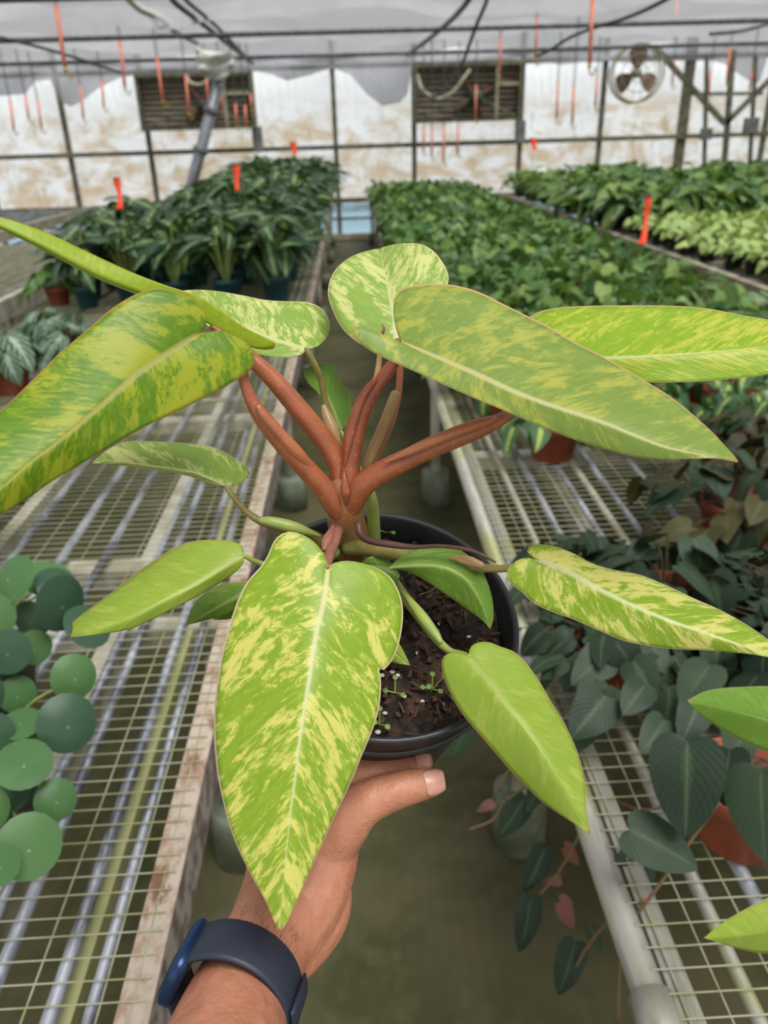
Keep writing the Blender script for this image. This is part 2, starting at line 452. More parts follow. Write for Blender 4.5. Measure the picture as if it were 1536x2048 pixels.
# ------------------------------------------------------------------ things on the end wall
def fan_box(x0, x1, y0, y1, label, teal):
    a = PY(x0, y1, WY-.14); c = PY(x1, y0, WY-.14)
    X0, X1, Z0, Z1 = a[0], c[0], a[2], c[2]
    r = tag(empty('exhaust_fan', ((X0+X1)/2, WY-.14, Z0)), label, 'fan')
    MB().box((X0, WY-.16, Z0), (X1, WY-.12, Z1)).build('back_panel', M_WOODBROWN, r)
    fr = MB()
    for q in (((X0, WY-.42, Z0-.05), (X1, WY-.12, Z0)), ((X0-.05, WY-.42, Z0-.05), (X0, WY-.12, Z1)), ((X1, WY-.42, Z0-.05), (X1+.05, WY-.12, Z1)), ((X0-.05, WY-.42, Z1), (X1+.05, WY-.12, Z1+.05))): fr.box(*q)
    fr.build('frame', M_POST, r)
    n = 9
    for k in range(n):
        z = Z0 + (Z1-Z0)*(k+.5)/n
        MB().beam((X0, WY-.2, z), (X1, WY-.2, z), .07, .05, (0, .4, 1)).build('louver_slat', M_WOODBROWN, r)
    xm = (X0+X1)/2+.12; zm = Z0+(Z1-Z0)*.42
    mt = MB().capsule([(xm, WY-.50, zm), (xm, WY-.30, zm)], .11, 14, 3).build('motor', M_MOTOR if teal else M_BLACK, r, True)
    for s in (-1, 1):
        MB().beam((X0+.05 if s < 0 else X1-.05, WY-.38, Z0+.03), (xm, WY-.38, zm), .05, .05).build('brace', M_POST, r)
    MB().beam((xm+.35, WY-.38, Z0), (xm+.35, WY-.38, Z1), .05, .06, (0, 1, 0)).build('upright', M_SILL, r)
    MB().beam((xm+.35, WY-.38, Z0+(Z1-Z0)*.65), (X1, WY-.38, Z0+(Z1-Z0)*.65), .05, .05).build('rail', M_SILL, r)
    for k in range(4):
        an = k*math.pi/2+.5
        MB().beam((xm, WY-.27, zm), (xm+.36*math.cos(an), WY-.25, zm+.36*math.sin(an)), .03, .17, (0, .5, .3)).build('blade', M_FANBLADE, r)
fan_box(296, 500, 152, 256, 'brown louvered exhaust fan box left of the aisle on the end wall', False)
fan_box(833, 1034, 132, 240, 'brown louvered exhaust fan box right of the aisle with teal motor', True)

fc = PY(1273, 147, 12.6)                        # round circulation fan
r = tag(empty('circulation_fan', fc), 'round wire-guarded circulation fan with three brown blades hung from a roof pipe', 'fan')
R = .37
for rr, yy in ((R, -.08), (R, .08), (R*.66, -.11), (R*.33, -.12)):
    th = np.linspace(0, 2*math.pi, 33)
    MB().tube([(fc[0]+rr*math.cos(t), fc[1]+yy, fc[2]+rr*math.sin(t)) for t in th], .016 if rr == R else .006, 6, False).build('guard_ring', M_SILL, r, True)
for k in range(14):
    t = 2*math.pi*k/14
    MB().tube([(fc[0]+.06*math.cos(t), fc[1]-.12, fc[2]+.06*math.sin(t)), (fc[0]+R*math.cos(t), fc[1]-.08, fc[2]+R*math.sin(t))], .003, 4).build('guard_spoke', M_SILL, r)
for k in range(3):
    t0 = math.pi/2+k*2*math.pi/3; v = []
    for i in range(7):
        rad_ = .05+.27*i/6
        for j in range(6):
            t = t0+(j/5-.5)*(.55+.55*math.sin(math.pi*(i+1)/8))
            v.append((fc[0]+rad_*math.cos(t), fc[1]+.06*(j/5-.5), fc[2]+rad_*math.sin(t)))
    MB().add(v, [(i*6+j, i*6+j+1, (i+1)*6+j+1, (i+1)*6+j) for i in range(6) for j in range(5)]).build('blade', M_FANBLADE, r, True)
MB().capsule([(fc[0], fc[1]-.06, fc[2]), (fc[0], fc[1]+.12, fc[2])], .06, 12, 2).build('hub', M_SILL, r, True)
MB().tube([(fc[0], fc[1]+.1, fc[2]+R), (fc[0], 12.15, 2.655)], .015, 6).build('hanger_rod', M_DARKPIPE, r)

# leaning galvanised pole with white wrap
p0, p1 = PY(372, 410, 11.2), PY(447, 130, 11.2)
p0 = p1 + (p0-p1)*((p1[2]-0.0)/(p1[2]-p0[2]))
r = tag(empty('leaning_pole', p0), 'leaning galvanised pole with crumpled white wrap at its top', 'pole')
MB().tube([p0, p1], .075, 10).build('pole', M_PIPE, r, True)
for t in (.62, .80):
    q = p0+(p1-p0)*t
    MB().tube([q-(p1-p0)*.012, q+(p1-p0)*.012], .10, 10).build('collar', M_GREYBOX, r, True)
wv_ = []; G = 8
for a_ in range(G+1):
    for b_ in range(G+1):
        u, t = a_/G, b_/G
        x = 392+78*u-(8*t if u < .5 else -2*t)-20*t*(u-.4); y = 98+10*u+t*(58-30*abs(u-.45))
        q = PY(x, y, 11.05+.05*math.sin(9*u+4*t)+.04*math.sin(13*t+5*u)); wv_.append(q)
wq = MB().add(wv_, [(a_*(G+1)+b_, a_*(G+1)+b_+1, (a_+1)*(G+1)+b_+1, (a_+1)*(G+1)+b_) for a_ in range(G) for b_ in range(G)]).build('white_wrap', M_WHITE, r, True)
md = wq.modifiers.new('thickness', 'SOLIDIFY'); md.thickness = .03

# right-hand frame of posts and diagonal braces
def bar(name, mat, pts, rad, label, cat, group=None, sub=1):
    p = [PY(*q) for q in pts]
    if sub > 1: p, _ = smooth(p, None, sub)
    o = MB().tube(p, rad, 7).build(name, mat, None, True, p[0])
    return tag(o, label, cat, group)
YB = 12.9
r = tag(empty('brace_frame', PY(1450, 330, YB)), 'weathered post frame with crossed diagonal braces beside the round fan', 'frame')
for nm, a, c, wd in (('post', (1438, 470), (1466, 100), .07), ('post', (1492, 460), (1512, 110), .05), ('post', (1405, 460), (1414, 110), .05),
                     ('diagonal_brace', (1310, 95), (1450, 248), .07), ('diagonal_brace', (1450, 248), (1580, 120), .07), ('crossbar', (1370, 188), (1525, 187), .045)):
    MB().beam(PY(*a, YB), PY(*c, YB), wd, wd, (0, 1, 0)).build(nm, M_POST, r)
for x, y, s_ in ((1502, 250, .10), (1412, 268, .08)):
    q = PY(x, y, YB-.08)
    tag(MB().box(q-np.array((s_, .05, s_)), q+np.array((s_, .05, s_))).build('junction_box', M_GREYBOX, None, False, q), 'grey junction box on the %s post of the brace frame' % ('right' if s_ > .09 else 'middle'), 'box')
q = PY(515, 275, WY-.2); tag(MB().box(q-np.array((.08, .06, .22)), q+np.array((.08, .06, .16))).build('control_box', M_GREYBOX, None, False, q), 'grey control box beside the left exhaust fan', 'box')
q = PY(1040, 262, WY-.2); tag(MB().box(q-np.array((.08, .06, .18)), q+np.array((.08, .06, .16))).build('control_box', M_GREYBOX, None, False, q), 'grey control box under the corner of the right exhaust fan', 'box')

# bow pipes, cables and hoses under the cloth
bar('bow_pipe', M_DARKPIPE, [(325, -40, 8.6), (345, 0, 8.8), (395, 40, 9.6), (440, 75, 10.6), (505, 126, 12.6)], .028, 'dark bow pipe slanting from the roof left of the aisle', 'pipe', None, 6)
bar('bow_pipe', M_DARKPIPE, [(350, -40, 8.2), (372, 0, 8.6), (430, 50, 10.0), (500, 122, 12.6)], .022, 'thinner slanting bow pipe beside the white wrapped hose', 'pipe', None, 6)
bar('bow_pipe', M_DARKPIPE, [(955, -40, 7.5), (930, 10, 8.0), (880, 60, 9.6), (815, 110, 12.3)], .026, 'dark bow pipe slanting from the roof right of the aisle', 'pipe', None, 6)
bar('black_cable', M_BLACK, [(985, -40, 9.0), (972, 5, 9.2), (955, 45, 9.5), (940, 85, 9.9), (925, 125, 10.6), (905, 155, 11.5), (880, 185, 12.8), (860, 195, 13.6), (838, 180, 14.0)], .02, 'black cable looping down to the right exhaust fan', 'cable', None, 5)
bar('white_hose', M_WHITE, [(250, -10, 9.0), (280, 18, 9.2), (320, 35, 9.5), (345, 58, 9.8), (375, 75, 10.4), (395, 85, 11.0)], .035, 'white hose sagging from the roof toward the leaning pole', 'hose', None, 6)
bar('black_cable', M_BLACK, [(0, 75, 8.0), (70, 92, 8.4), (140, 112, 9.0), (200, 132, 9.6), (250, 148, 10.2)], .014, 'black cable sagging across the left side below the roof', 'cable', None, 6)
bar('black_cable', M_BLACK, [(1340, -5, 8.0), (1290, 20, 8.4), (1240, 40, 9.0), (1190, 55, 9.6), (1140, 75, 10.2), (1100, 100, 10.8), (1075, 112, 11.3)], .018, 'dark cable sagging across the right side under the cloth', 'cable', None, 6)
bar('grey_conduit', M_SILL, [(835, 150, 14.1), (845, 180, 14.0), (875, 198, 13.9), (905, 185, 13.9), (925, 160, 14.0), (940, 140, 14.1)], .03, 'pale loop of conduit hanging at the right exhaust fan', 'conduit', None, 6)
bar('grey_conduit', M_SILL, [(372, 150, 14.1), (380, 165, 14.0), (400, 170, 14.0), (415, 160, 14.0), (420, 140, 14.1)], .03, 'pale loop of conduit hanging at the left exhaust fan', 'conduit', None, 6)
bar('roof_pipe', M_DARKPIPE, [(1420, 68, 9.8), (1480, 62, 9.9), (1536, 48, 10.0), (1640, 20, 10.2)], .02, 'dark pipe curving along the roof in the upper right corner', 'pipe', None, 5)

# orange hangers
hooks = [(112,128,10,132),(240,248,82,172),(314,325,114,200),(371,377,149,225),(413,414,150,202),(442,443,170,220),(471,472,207,250),(490,491,210,252),(501,503,187,218),
         (20,26,200,258),(50,57,190,236),(75,82,200,255),(160,165,170,235),(203,206,160,212),
         (1001,1000,75,150),(1074,1072,35,115),(1185,1181,0,125),(1354,1351,0,68),(1461,1455,90,160),(952,951,170,235),(1348,1345,122,165),(1421,1418,146,186),(1504,1500,140,176),
         (1116,1114,165,235),(1148,1145,170,245),(1195,1191,150,210),(848,846,255,300),(864,863,260,310),(888,887,255,320),(916,915,250,305)]
for k, (xa, xb, ya, yb) in enumerate(sorted(hooks)):
    z = min(11.6, 770.0/(yb-ya)) if (yb-ya) > 66 else 11.6
    a, c = P(xa, ya, z), P(xb, yb, z)
    c[:2] = a[:2]*.25 + c[:2]*.75
    x, y = a[0], a[1]
    top = cloth_z(x, y)
    side = 'left' if xa < 700 else 'right'
    nlr = [q for q in sorted(hooks) if (q[0] < 700) == (xa < 700)].index((xa, xb, ya, yb))+1
    words = ['first', 'second', 'third', 'fourth', 'fifth', 'sixth', 'seventh', 'eighth', 'ninth', 'tenth', 'eleventh', 'twelfth', 'thirteenth', 'fourteenth', 'fifteenth', 'sixteenth', 'seventeenth']
    r = tag(empty('basket_hanger', a), 'orange-sleeved basket hanger, %s from the left in the %s half' % (words[nlr-1], side), 'hanger', 'orange basket hangers under the roof')
    for s in (-.012, .012):
        MB().tube([(x+s, y, max(top, a[2]+.05)), a+np.array((s, 0, 0))], .0045, 4).build('wire', M_DARKPIPE, r)
    MB().tube([a, c], .017, 6).build('sleeve', M_ORANGE, r, True)
    MB().tube(smooth([c, c+np.array((0, 0, -.05)), c+np.array((.025, 0, -.085)), c+np.array((.05, 0, -.06)), c+np.array((.045, 0, -.03))], None, 3)[0], .007, 5).build('hook', M_BRASS, r, True)
    MB().ball(c+np.array((0, 0, -.02)), .018, 6, 4).build('clip', M_BRASS, r, True)

# ------------------------------------------------------------------ benches
BZ = .70
M_RUST = NT('rusty_cream_angle')
ob = M_RUST.obj(); n1 = M_RUST.noise(M_RUST.mapv(ob, (1, .5, 1)), 26, 7, .7); n2 = M_RUST.noise(ob, 7, 4)
cc = M_RUST.mix(M_RUST.ramp(n1, .42, .60), (.47, .40, .33), (.33, .22, .15))
cc = M_RUST.mix(M_RUST.math('MULTIPLY', M_RUST.ramp(M_RUST.math('ADD', M_RUST.math('MULTIPLY', n1, .6), M_RUST.math('MULTIPLY', n2, .4)), .55, .62), .85), cc, (.16, .07, .04))
M_RUST.color(cc); M_RUST.b.inputs['Roughness'].default_value = .75; M_RUST.bump(n1, .4, .002); M_RUST = M_RUST.m
M_FASC = simple('chipped_grey_fascia', (.34, .31, .28), (.15, .11, .09), 22, .75, 0, .2)
M_MOSSPIPE = NT('mossy_galvanised_pipe'); q = M_MOSSPIPE
ob = q.obj(); n1 = q.noise(q.mapv(ob, (1, .3, 1)), 16, 5, .65); n2 = q.noise(q.mapv(ob, (1, .12, 1)), 60, 4)
cc = q.mix(q.ramp(n1, .45, .62), (.36, .35, .31), (.30, .31, .13)); cc = q.mix(q.math('MULTIPLY', q.ramp(n2, .52, .66), .55), cc, (.20, .20, .19))
q.color(cc); q.b.inputs['Roughness'].default_value = .5; q.b.inputs['Metallic'].default_value = .2; q.bump(n2, .2, .002); M_MOSSPIPE = q.m
M_GREYPIPE = NT('blue_grey_pipe'); q = M_GREYPIPE
ob = q.obj(); n1 = q.noise(q.mapv(ob, (1, .2, 1)), 24, 5, .65)
cc = q.mix(q.ramp(n1, .38, .62), (.36, .38, .43), (.075, .08, .10)); q.color(cc); q.b.inputs['Roughness'].default_value = .45; q.b.inputs['Metallic'].default_value = .25; M_GREYPIPE = q.m
M_MOSSBEAM = simple('mossy_beam', (.40, .40, .19), (.27, .29, .12), 9, .7, 0, .1, (1, .3, 1))
M_PALEBEAM = simple('pale_painted_beam', (.46, .44, .37), (.30, .28, .20), 8, .65, 0, .1)
M_WIRE = simple('zinc_wire', (.40, .40, .30), (.30, .31, .15), 14, .55, .2)
M_CAN = simple('mossy_grey_can', (.18, .21, .15), (.11, .13, .08), 10, .6)

def bench(name, label, sgn, xe, width, y0, y1, wires_to, pipes, wires, under, cross, edge):
    r = tag(empty(name, (xe, y0, 0)), label, 'bench')
    xo = lambda o: xe + sgn*o
    if edge == 'angle':
        MB().box((xo(0), y0, BZ-.006), (xo(.042), y1, BZ)).build('top_flange', M_RUST, r)
        MB().box((xo(0), y0, BZ-.095), (xo(.008), y1, BZ-.006)).build('side_fascia', M_FASC, r)
        MB().box((xo(.010), y0, BZ-.09), (xo(.042), y1, BZ-.05)).build('inner_rail', M_MOSSBEAM, r)
    elif edge == 'pipe':
        MB().tube([(xo(.024), y0, BZ-.018), (xo(.024), y1, BZ-.018)], .0215, 14).build('edge_pipe', M_MOSSPIPE, r, True)
        MB().box((xo(.046), y0, BZ-.012), (xo(.075), y1, BZ-.004)).build('inner_flange', M_MOSSPIPE, r)
    else:
        MB().box((xo(0), y0, BZ-.10), (xo(.06), y1, BZ+.03)).build('edge_board', M_PALEBEAM if edge == 'pale' else M_SILL, r)
    for o, rad, mt in pipes:
        MB().tube([(xo(o), y0, BZ-rad-.004), (xo(o), y1, BZ-rad-.004)], rad, 8).build('long_pipe', mt, r, True)
    wm = MB()
    for o in wires:
        wm.tube([(xo(o), y0, BZ), (xo(o), y1, BZ)], .0014, 4)
    n = int((wires_to-y0)/.031); wr = random.Random(3)
    for k in range(n):
        y = y0+.015+k*.031
        j = wr.uniform(-.003, .003)
        wm.tube([(xo(.008 if edge == 'angle' else .03), y+j, BZ+.0025), (xo(width*.5), y+wr.uniform(-.002, .002), BZ+.001), (xo(width), y-j, BZ+.0025)], .0014, 4, False)
    tag(wm.build('wire_mesh', M_WIRE, r, True), kind='stuff')
    for o, wd, mt in under:
        MB().box((xo(o), y0, BZ-.10), (xo(o+wd), y1, BZ-.045)).build('under_beam', mt, r)
    for y, wd, mt in cross:
        MB().box((xo(.045), y-wd/2, BZ-.088), (xo(width), y+wd/2, BZ-.04)).build('cross_beam', mt, r)
    y = y0 + (1.42-y0) % 2.06
    while y < y1:
        for o in (.06, width-.1):
            lg = MB().tube([(xo(o), y, .02), (xo(o), y, BZ-.09)], .024, 10).build('leg', M_PALEBEAM, r, True)
            MB().lathe([(0, .17), (.062, .17), (.068, .165), (.072, 0), (0, 0)], (xo(o), y, 0), seg=16).build('foot_can', M_CAN, r, True)
        y += 2.06
    return r
bench('wire_bench', 'wire-mesh bench left of the aisle with a rusty angle-iron edge', -1, -.285, 1.72, .12, 5.0, 5.0,
      [(.078, .008, M_GREYPIPE), (.128, .010, M_GREYPIPE), (.212, .010, M_GREYPIPE), (.252, .009, M_GREYPIPE), (.39, .011, M_GREYPIPE), (.505, .013, M_GREYPIPE), (.64, .011, M_GREYPIPE),
       (.78, .012, M_GREYPIPE), (.93, .011, M_GREYPIPE), (1.1, .012, M_GREYPIPE), (1.3, .012, M_GREYPIPE), (1.5, .012, M_GREYPIPE)],
      [.024, .064, .155, .30, .44, .56, .70, .85, 1.0, 1.2, 1.4, 1.6], [(.112, .032, M_MOSSBEAM), (.268, .045, M_PALEBEAM), (.72, .04, M_PALEBEAM)],
      [(.55, .06, M_PALEBEAM), (1.50, .05, M_PALEBEAM), (1.78, .07, M_PALEBEAM), (2.95, .07, M_PALEBEAM), (3.2, .05, M_SILL), (4.2, .07, M_PALEBEAM)], 'angle')
bench('wire_bench', 'far left-hand wire bench carrying the rows of teal pots', -1, -.27, 1.72, 5.04, 14.2, 7.0,
      [(.10, .012, M_MOSSPIPE), (.15, .014, M_PALEBEAM), (.3, .012, M_GREYPIPE), (.6, .012, M_GREYPIPE), (.9, .012, M_GREYPIPE), (1.2, .012, M_GREYPIPE), (1.5, .012, M_GREYPIPE)],
      [.07, .2, .25], [(.2, .05, M_PALEBEAM)], [(5.2, .07, M_PALEBEAM), (7.5, .07, M_PALEBEAM), (10, .07, M_PALEBEAM), (12.5, .07, M_PALEBEAM)], 'angle')
bench('wire_bench', 'wire-mesh bench right of the aisle with a galvanised pipe edge', 1, .305, 2.1, .12, 14.2, 4.2,
      [(.142, .010, M_MOSSPIPE), (.215, .011, M_GREYPIPE), (.32, .010, M_GREYPIPE), (.375, .010, M_PALEBEAM), (.43, .010, M_GREYPIPE), (.56, .011, M_GREYPIPE), (.74, .011, M_GREYPIPE), (.95, .011, M_GREYPIPE), (1.3, .012, M_GREYPIPE), (1.7, .012, M_GREYPIPE)],
      [.055, .105, .175, .27, .48, .62, .68, .85, 1.1, 1.2, 1.5, 1.6, 1.9], [(.30, .035, M_PALEBEAM), (.9, .04, M_MOSSBEAM)],
      [(1.25, .05, M_PALEBEAM), (2.45, .06, M_PALEBEAM), (3.6, .07, M_PALEBEAM), (5.5, .07, M_PALEBEAM), (8, .07, M_PALEBEAM), (11, .07, M_PALEBEAM)], 'pipe')
bench('wire_bench', 'bare grey wire bench along the far left edge of the picture', -1, -2.35, 1.5, 3.0, 14.2, 9.0,
      [(.1+.13*k, .014, M_GREYPIPE) for k in range(11)], [], [(.7, .05, M_PALEBEAM)], [(4+1.7*k, .08, M_PALEBEAM) for k in range(6)], 'pale')
bench('wire_bench', 'outermost bare wire bench in front of the left end wall', -1, -4.3, 2.2, 6.0, 14.2, 7.0,
      [(.1+.16*k, .016, M_GREYPIPE) for k in range(13)], [], [], [(7+1.7*k, .08, M_PALEBEAM) for k in range(4)], 'board')
bench('wire_bench', 'bench with a grey board edge on the right carrying pale and dark foliage', 1, 2.56, 2.2, 3.2, 14.2, 3.3,
      [(.2+.3*k, .012, M_GREYPIPE) for k in range(7)], [], [], [(4+2.4*k, .08, M_PALEBEAM) for k in range(5)], 'board')
bench('wire_bench', 'outermost right-hand bench of dark leafy plants', 1, 5.1, 2.4, 7.0, 14.2, 7.1,
      [(.2+.3*k, .012, M_GREYPIPE) for k in range(8)], [], [], [(8+2.4*k, .08, M_PALEBEAM) for k in range(3)], 'board')
c = np.array((.329, .545, BZ-.018))
tag(MB().tube([c-np.array((0, .035, 0)), c+np.array((0, .035, 0))], .028, 14).build('pipe_coupling', M_MOSSPIPE, None, True, c), 'galvanised coupling sleeve on the right bench edge pipe', 'coupling')
# ------------------------------------------------------------------ background plants
def leaf2d(edge, L=1.0, N=8, M=2, droop=.25, fold=.15, wave=.02, seed=0, asym=0.0):
    """leaf blade along +Y, facing +Z; edge = right outline from base to tip for length 1"""
    rr = random.Random(seed); mb = MB()
    e, t = resample(edge, N+1, .004, .996)
    ph = rr.uniform(0, 6)
    v = []; luv = []
    for i in range(N+1):
        mv = t[i]**1.5
        for k in range(-M, M+1):
            a = abs(k)/M; s = 1 if k >= 0 else -1
            x = s*e[i, 0]*a; y = mv*(1-a)+e[i, 1]*a
            z = -droop*max(0, y)**2 + fold*abs(x) - .5*fold*x*x*4 + wave*a*math.sin(ph+9*y+s)
            v.append((x*L, y*L, z*L)); luv.append((s*a if k else 0.0, y, 0.0))
    wd = 2*M+1
    f = [(i*wd+k, i*wd+k+1, (i+1)*wd+k+1, (i+1)*wd+k) for i in range(N) for k in range(2*M)]
    return np.array(v), f, np.array(luv)
def peltate(L=1.0, seg=18, rings=4, dome=.12):
    v = [(0, 0, 0)]; luv = [(0, 0, 0)]
    for i in range(1, rings+1):
        r = i/rings
        for k in range(seg):
            t = 2*math.pi*k/seg
            q = r*.5*(1+.04*math.cos(t))
            v.append((q*math.cos(t)*.97*L, (q*math.sin(t)+.06*r)*L, (-dome*r*r+.01*math.sin(3*t)*r)*L)); luv.append((r, 0.5+.5*math.sin(t)*r, 0))
    f = [(0, 1+k, 1+(k+1) % seg) for k in range(seg)]
    f += [(1+(i-1)*seg+k, 1+i*seg+k, 1+i*seg+(k+1) % seg, 1+(i-1)*seg+(k+1) % seg) for i in range(1, rings) for k in range(seg)]
    return np.array(v), f, np.array(luv)
NHEART = [(0, 0), (.08, -.09), (.19, -.11), (.28, -.02), (.325, .15), (.30, .36), (.22, .6), (.11, .83), (0, 1)]
HEART = [(0, 0), (.10, -.10), (.24, -.13), (.36, -.02), (.41, .15), (.38, .36), (.28, .6), (.14, .83), (0, 1)]
LANCE = [(0, 0), (.10, .05), (.18, .2), (.22, .42), (.185, .66), (.09, .87), (0, 1)]
OVAL = [(0, 0), (.16, -.07), (.32, .02), (.42, .22), (.40, .45), (.28, .72), (.12, .92), (0, 1)]
NARROW = [(0, 0), (.07, .1), (.12, .3), (.13, .5), (.10, .75), (.04, .93), (0, 1)]
ML_POTHOS = bgleaf('pothos_leaf', (.035, .105, .032), (.165, .29, .075), rough=.32, vary=1.0, rib=(.20, .32, .10))
ML_BRASIL = bgleaf('brasil_leaf', (.055, .14, .06), (.10, .20, .08), stripe=(.42, .55, .13), stripe_w=.30, rough=.35, vary=.9)
ML_DARK = bgleaf('dark_arrow_leaf', (.022, .058, .030), (.055, .105, .045), stripe=(.22, .34, .14), stripe_w=.26, rough=.32, vary=1.0, rib=(.28, .38, .16))
ML_LIME = bgleaf('pale_lime_leaf', (.40, .52, .16), (.24, .40, .10), stripe=(.62, .70, .34), rough=.4, vary=.9, mottled=.8)
ML_YELLOWGREEN = bgleaf('yellow_green_leaf', (.13, .25, .06), (.27, .37, .10), rough=.4, vary=1.0, rib=(.35, .45, .16))
ML_MICANS = bgleaf('velvet_leaf', (.012, .028, .015), (.038, .068, .035), stripe=(.045, .075, .04), veins=.2, rough=.5, vary=1.0, rib=(.10, .15, .07), trans=.12)
ML_MICANSB = bgleaf('bronze_velvet_leaf', (.026, .028, .010), (.085, .078, .026), stripe=(.08, .08, .03), veins=.2, rough=.55, vary=1.0, rib=(.12, .12, .05), trans=.15)
ML_DEAD = bgleaf('withered_leaf', (.20, .075, .05), (.28, .13, .11), rough=.7, vary=1.0)
ML_PILEA = bgleaf('coin_leaf', (.050, .13, .045), (.105, .21, .075), rough=.34, vary=1.0, rib=(.38, .52, .22), trans=.12)
ML_PILEAB = bgleaf('coin_leaf_dark', (.032, .070, .042), (.05, .105, .058), rough=.35, vary=1.0, rib=(.25, .40, .20), trans=.10)
ML_STRIPE = bgleaf('silver_striped_leaf', (.035, .11, .05), (.06, .15, .065), stripe=(.42, .52, .42), veins=.85, rough=.35, vary=.8, vein_n=5.0)
M_STEMG = simple('green_stem', (.20, .28, .08), (.13, .20, .06), 20, .5)
M_STEMP = simple('pale_green_stem', (.33, .42, .12), (.22, .32, .08), 20, .5)
M_STEMD = simple('dark_vine_stem', (.10, .055, .03), (.07, .065, .025), 30, .6)
M_STEMR = simple('reddish_vine', (.24, .12, .07), (.17, .15, .06), 30, .6)
M_TEAL = simple('teal_pot', (.022, .095, .105), (.016, .07, .08), 9, .45)
M_TERRA = simple('terracotta_plastic', (.35, .085, .04), (.27, .06, .03), 9, .5)
M_BPOT = simple('black_pot_plastic', (.018, .02, .022), (.03, .032, .034), 12, .4)
M_SOIL = simple('dark_potting_soil', (.035, .022, .014), (.10, .055, .03), 90, .9, 0, .8)

def pot_meshes(name, mat, rt, rb, h, lip):
    a = MB().lathe([(0, 0), (rb*.96, 0), (rb, .004), (rt*.965, h-lip), (rt*1.0, h-lip), (rt*1.02, h-.002), (rt*1.0, h), (rt*.95, h-.002), (rt*.93, h-.03), (0, h-.03)], seg=20).mesh(name, (0, 0, 0), True)
    a.materials.append(mat)
    s = MB().lathe([(0, h-.022), (rt*.5, h-.018), (rt*.935, h-.024)], seg=16).mesh('soil', (0, 0, 0), True)
    s.materials.append(M_SOIL)
    return a, s
POT_TEAL = pot_meshes('pot', M_TEAL, .085, .062, .15, .03)
POT_TERRA = pot_meshes('pot', M_TERRA, .080, .060, .115, .026)
POT_BLACK = pot_meshes('pot', M_BPOT, .075, .056, .11, .022)

class Spec:
    """a kind of plant: leaf meshes plus a few random arrangements, shared by all its copies"""
    def __init__(s, leaf_geo, mats, pot, n, L, spread, hmin, hmax, pitch, stem_mat, nvar=3, stem_r=.0025, seed=1, nleafmesh=3, roll=.5, base_h=.11, outward=1.0, inner=.15):
        s.geo = [g for g in leaf_geo]; s.pot = pot; s.mats = mats
        s.leaf_meshes = []
        for v, f, luv in s.geo:
            for mt in mats:
                me = MB().add(v, f, [tuple(q) for q in luv]).mesh('leaf'); me.materials.append(mt); s.leaf_meshes.append(me)
        s.vars = []; rr = random.Random(seed)
        for q in range(nvar):
            pl = []; st = MB()
            for i in range(n):
                az = i*2.39996+rr.uniform(-.5, .5)
                fr = math.sqrt((i+.5)/n)*rr.uniform(.8, 1.15)
                rad_ = spread*(inner+(1-inner)*fr); h = hmin+(hmax-hmin)*(1-fr*.8)*rr.uniform(.75, 1.1)
                p = np.array((rad_*math.cos(az), rad_*math.sin(az), h))
                dirz = az+rr.uniform(-.6, .6)*(1 if fr > .5 else 4.5)
                pit = -math.radians(rr.uniform(*pitch))*(.55+.6*fr)
                sc = L*rr.uniform(.75, 1.2)
                pl.append((p, (pit, rr.uniform(-roll, roll), dirz-math.pi/2), sc, rr.randrange(len(s.leaf_meshes))))
                b0 = np.array((.015*math.cos(az), .015*math.sin(az), base_h)); mid = b0*.45+p*.55+np.array((0, 0, .25*(h-base_h)))
                if h > base_h: mid[2] = min(mid[2], h*1.02)
                st.tube(smooth([b0, mid, p], None, 3)[0], stem_r, 4, False)
            me = st.mesh('stems'); me.materials.append(stem_mat)
            s.vars.append((pl, me))
        s.joined = {}
    def joined_mesh(s, vi):
        if vi not in s.joined:
            vv, ff, ll, mi = [], [], [], []; base = 0
            for p, eul, sc, li in s.vars[vi][0]:
                v, f, luv = s.geo[li//len(s.mats)]
                from mathutils import Euler
                Rm = np.array(Euler(eul).to_matrix())
                vv.append((v*sc)@Rm.T+p); l2 = luv.copy(); l2[:, 2] = random.Random(li*31+int(sc*9999)).random(); ll.append(l2)
                ff += [tuple(i+base for i in q) for q in f]; mi += [li % len(s.mats)]*len(f); base += len(v)
            vv = np.vstack(vv); ll = np.vstack(ll)
            me = MB().add(vv, ff, [tuple(q) for q in ll]).mesh('foliage')
            for mt in s.mats: me.materials.append(mt)
            me.polygons.foreach_set('material_index', mi)
            s.joined[vi] = me
        return s.joined[vi]
def child(name, me, parent, loc=(0, 0, 0), eul=(0, 0, 0), sc=1.0):
    o = bpy.data.objects.new(name, me); col.objects.link(o); o.parent = parent
    o.location = tuple(map(float, loc)); o.rotation_euler = eul; o.scale = (sc, sc, sc)
    return o
prng = random.Random(11)
def plant(name, spec, loc, label, cat, group=None, split=True, sc=1.0, rz=None, pot=True, vi=None):
    r = empty(name, loc, prng.uniform(0, 6.28) if rz is None else rz); r.scale = (sc, sc, sc)
    tag(r, label, cat, group)
    vi = prng.randrange(len(spec.vars)) if vi is None else vi
    if pot and spec.pot: child('pot', spec.pot[0], r); 
    if pot and spec.pot and split: child('soil', spec.pot[1], r)
    pl, stem = spec.vars[vi]
    if split:
        child('stems', stem, r)
        for p, eul, s_, li in pl: child('leaf', spec.leaf_meshes[li], r, p, eul, s_)
    else:
        child('foliage', spec.joined_mesh(vi), r)
    return r

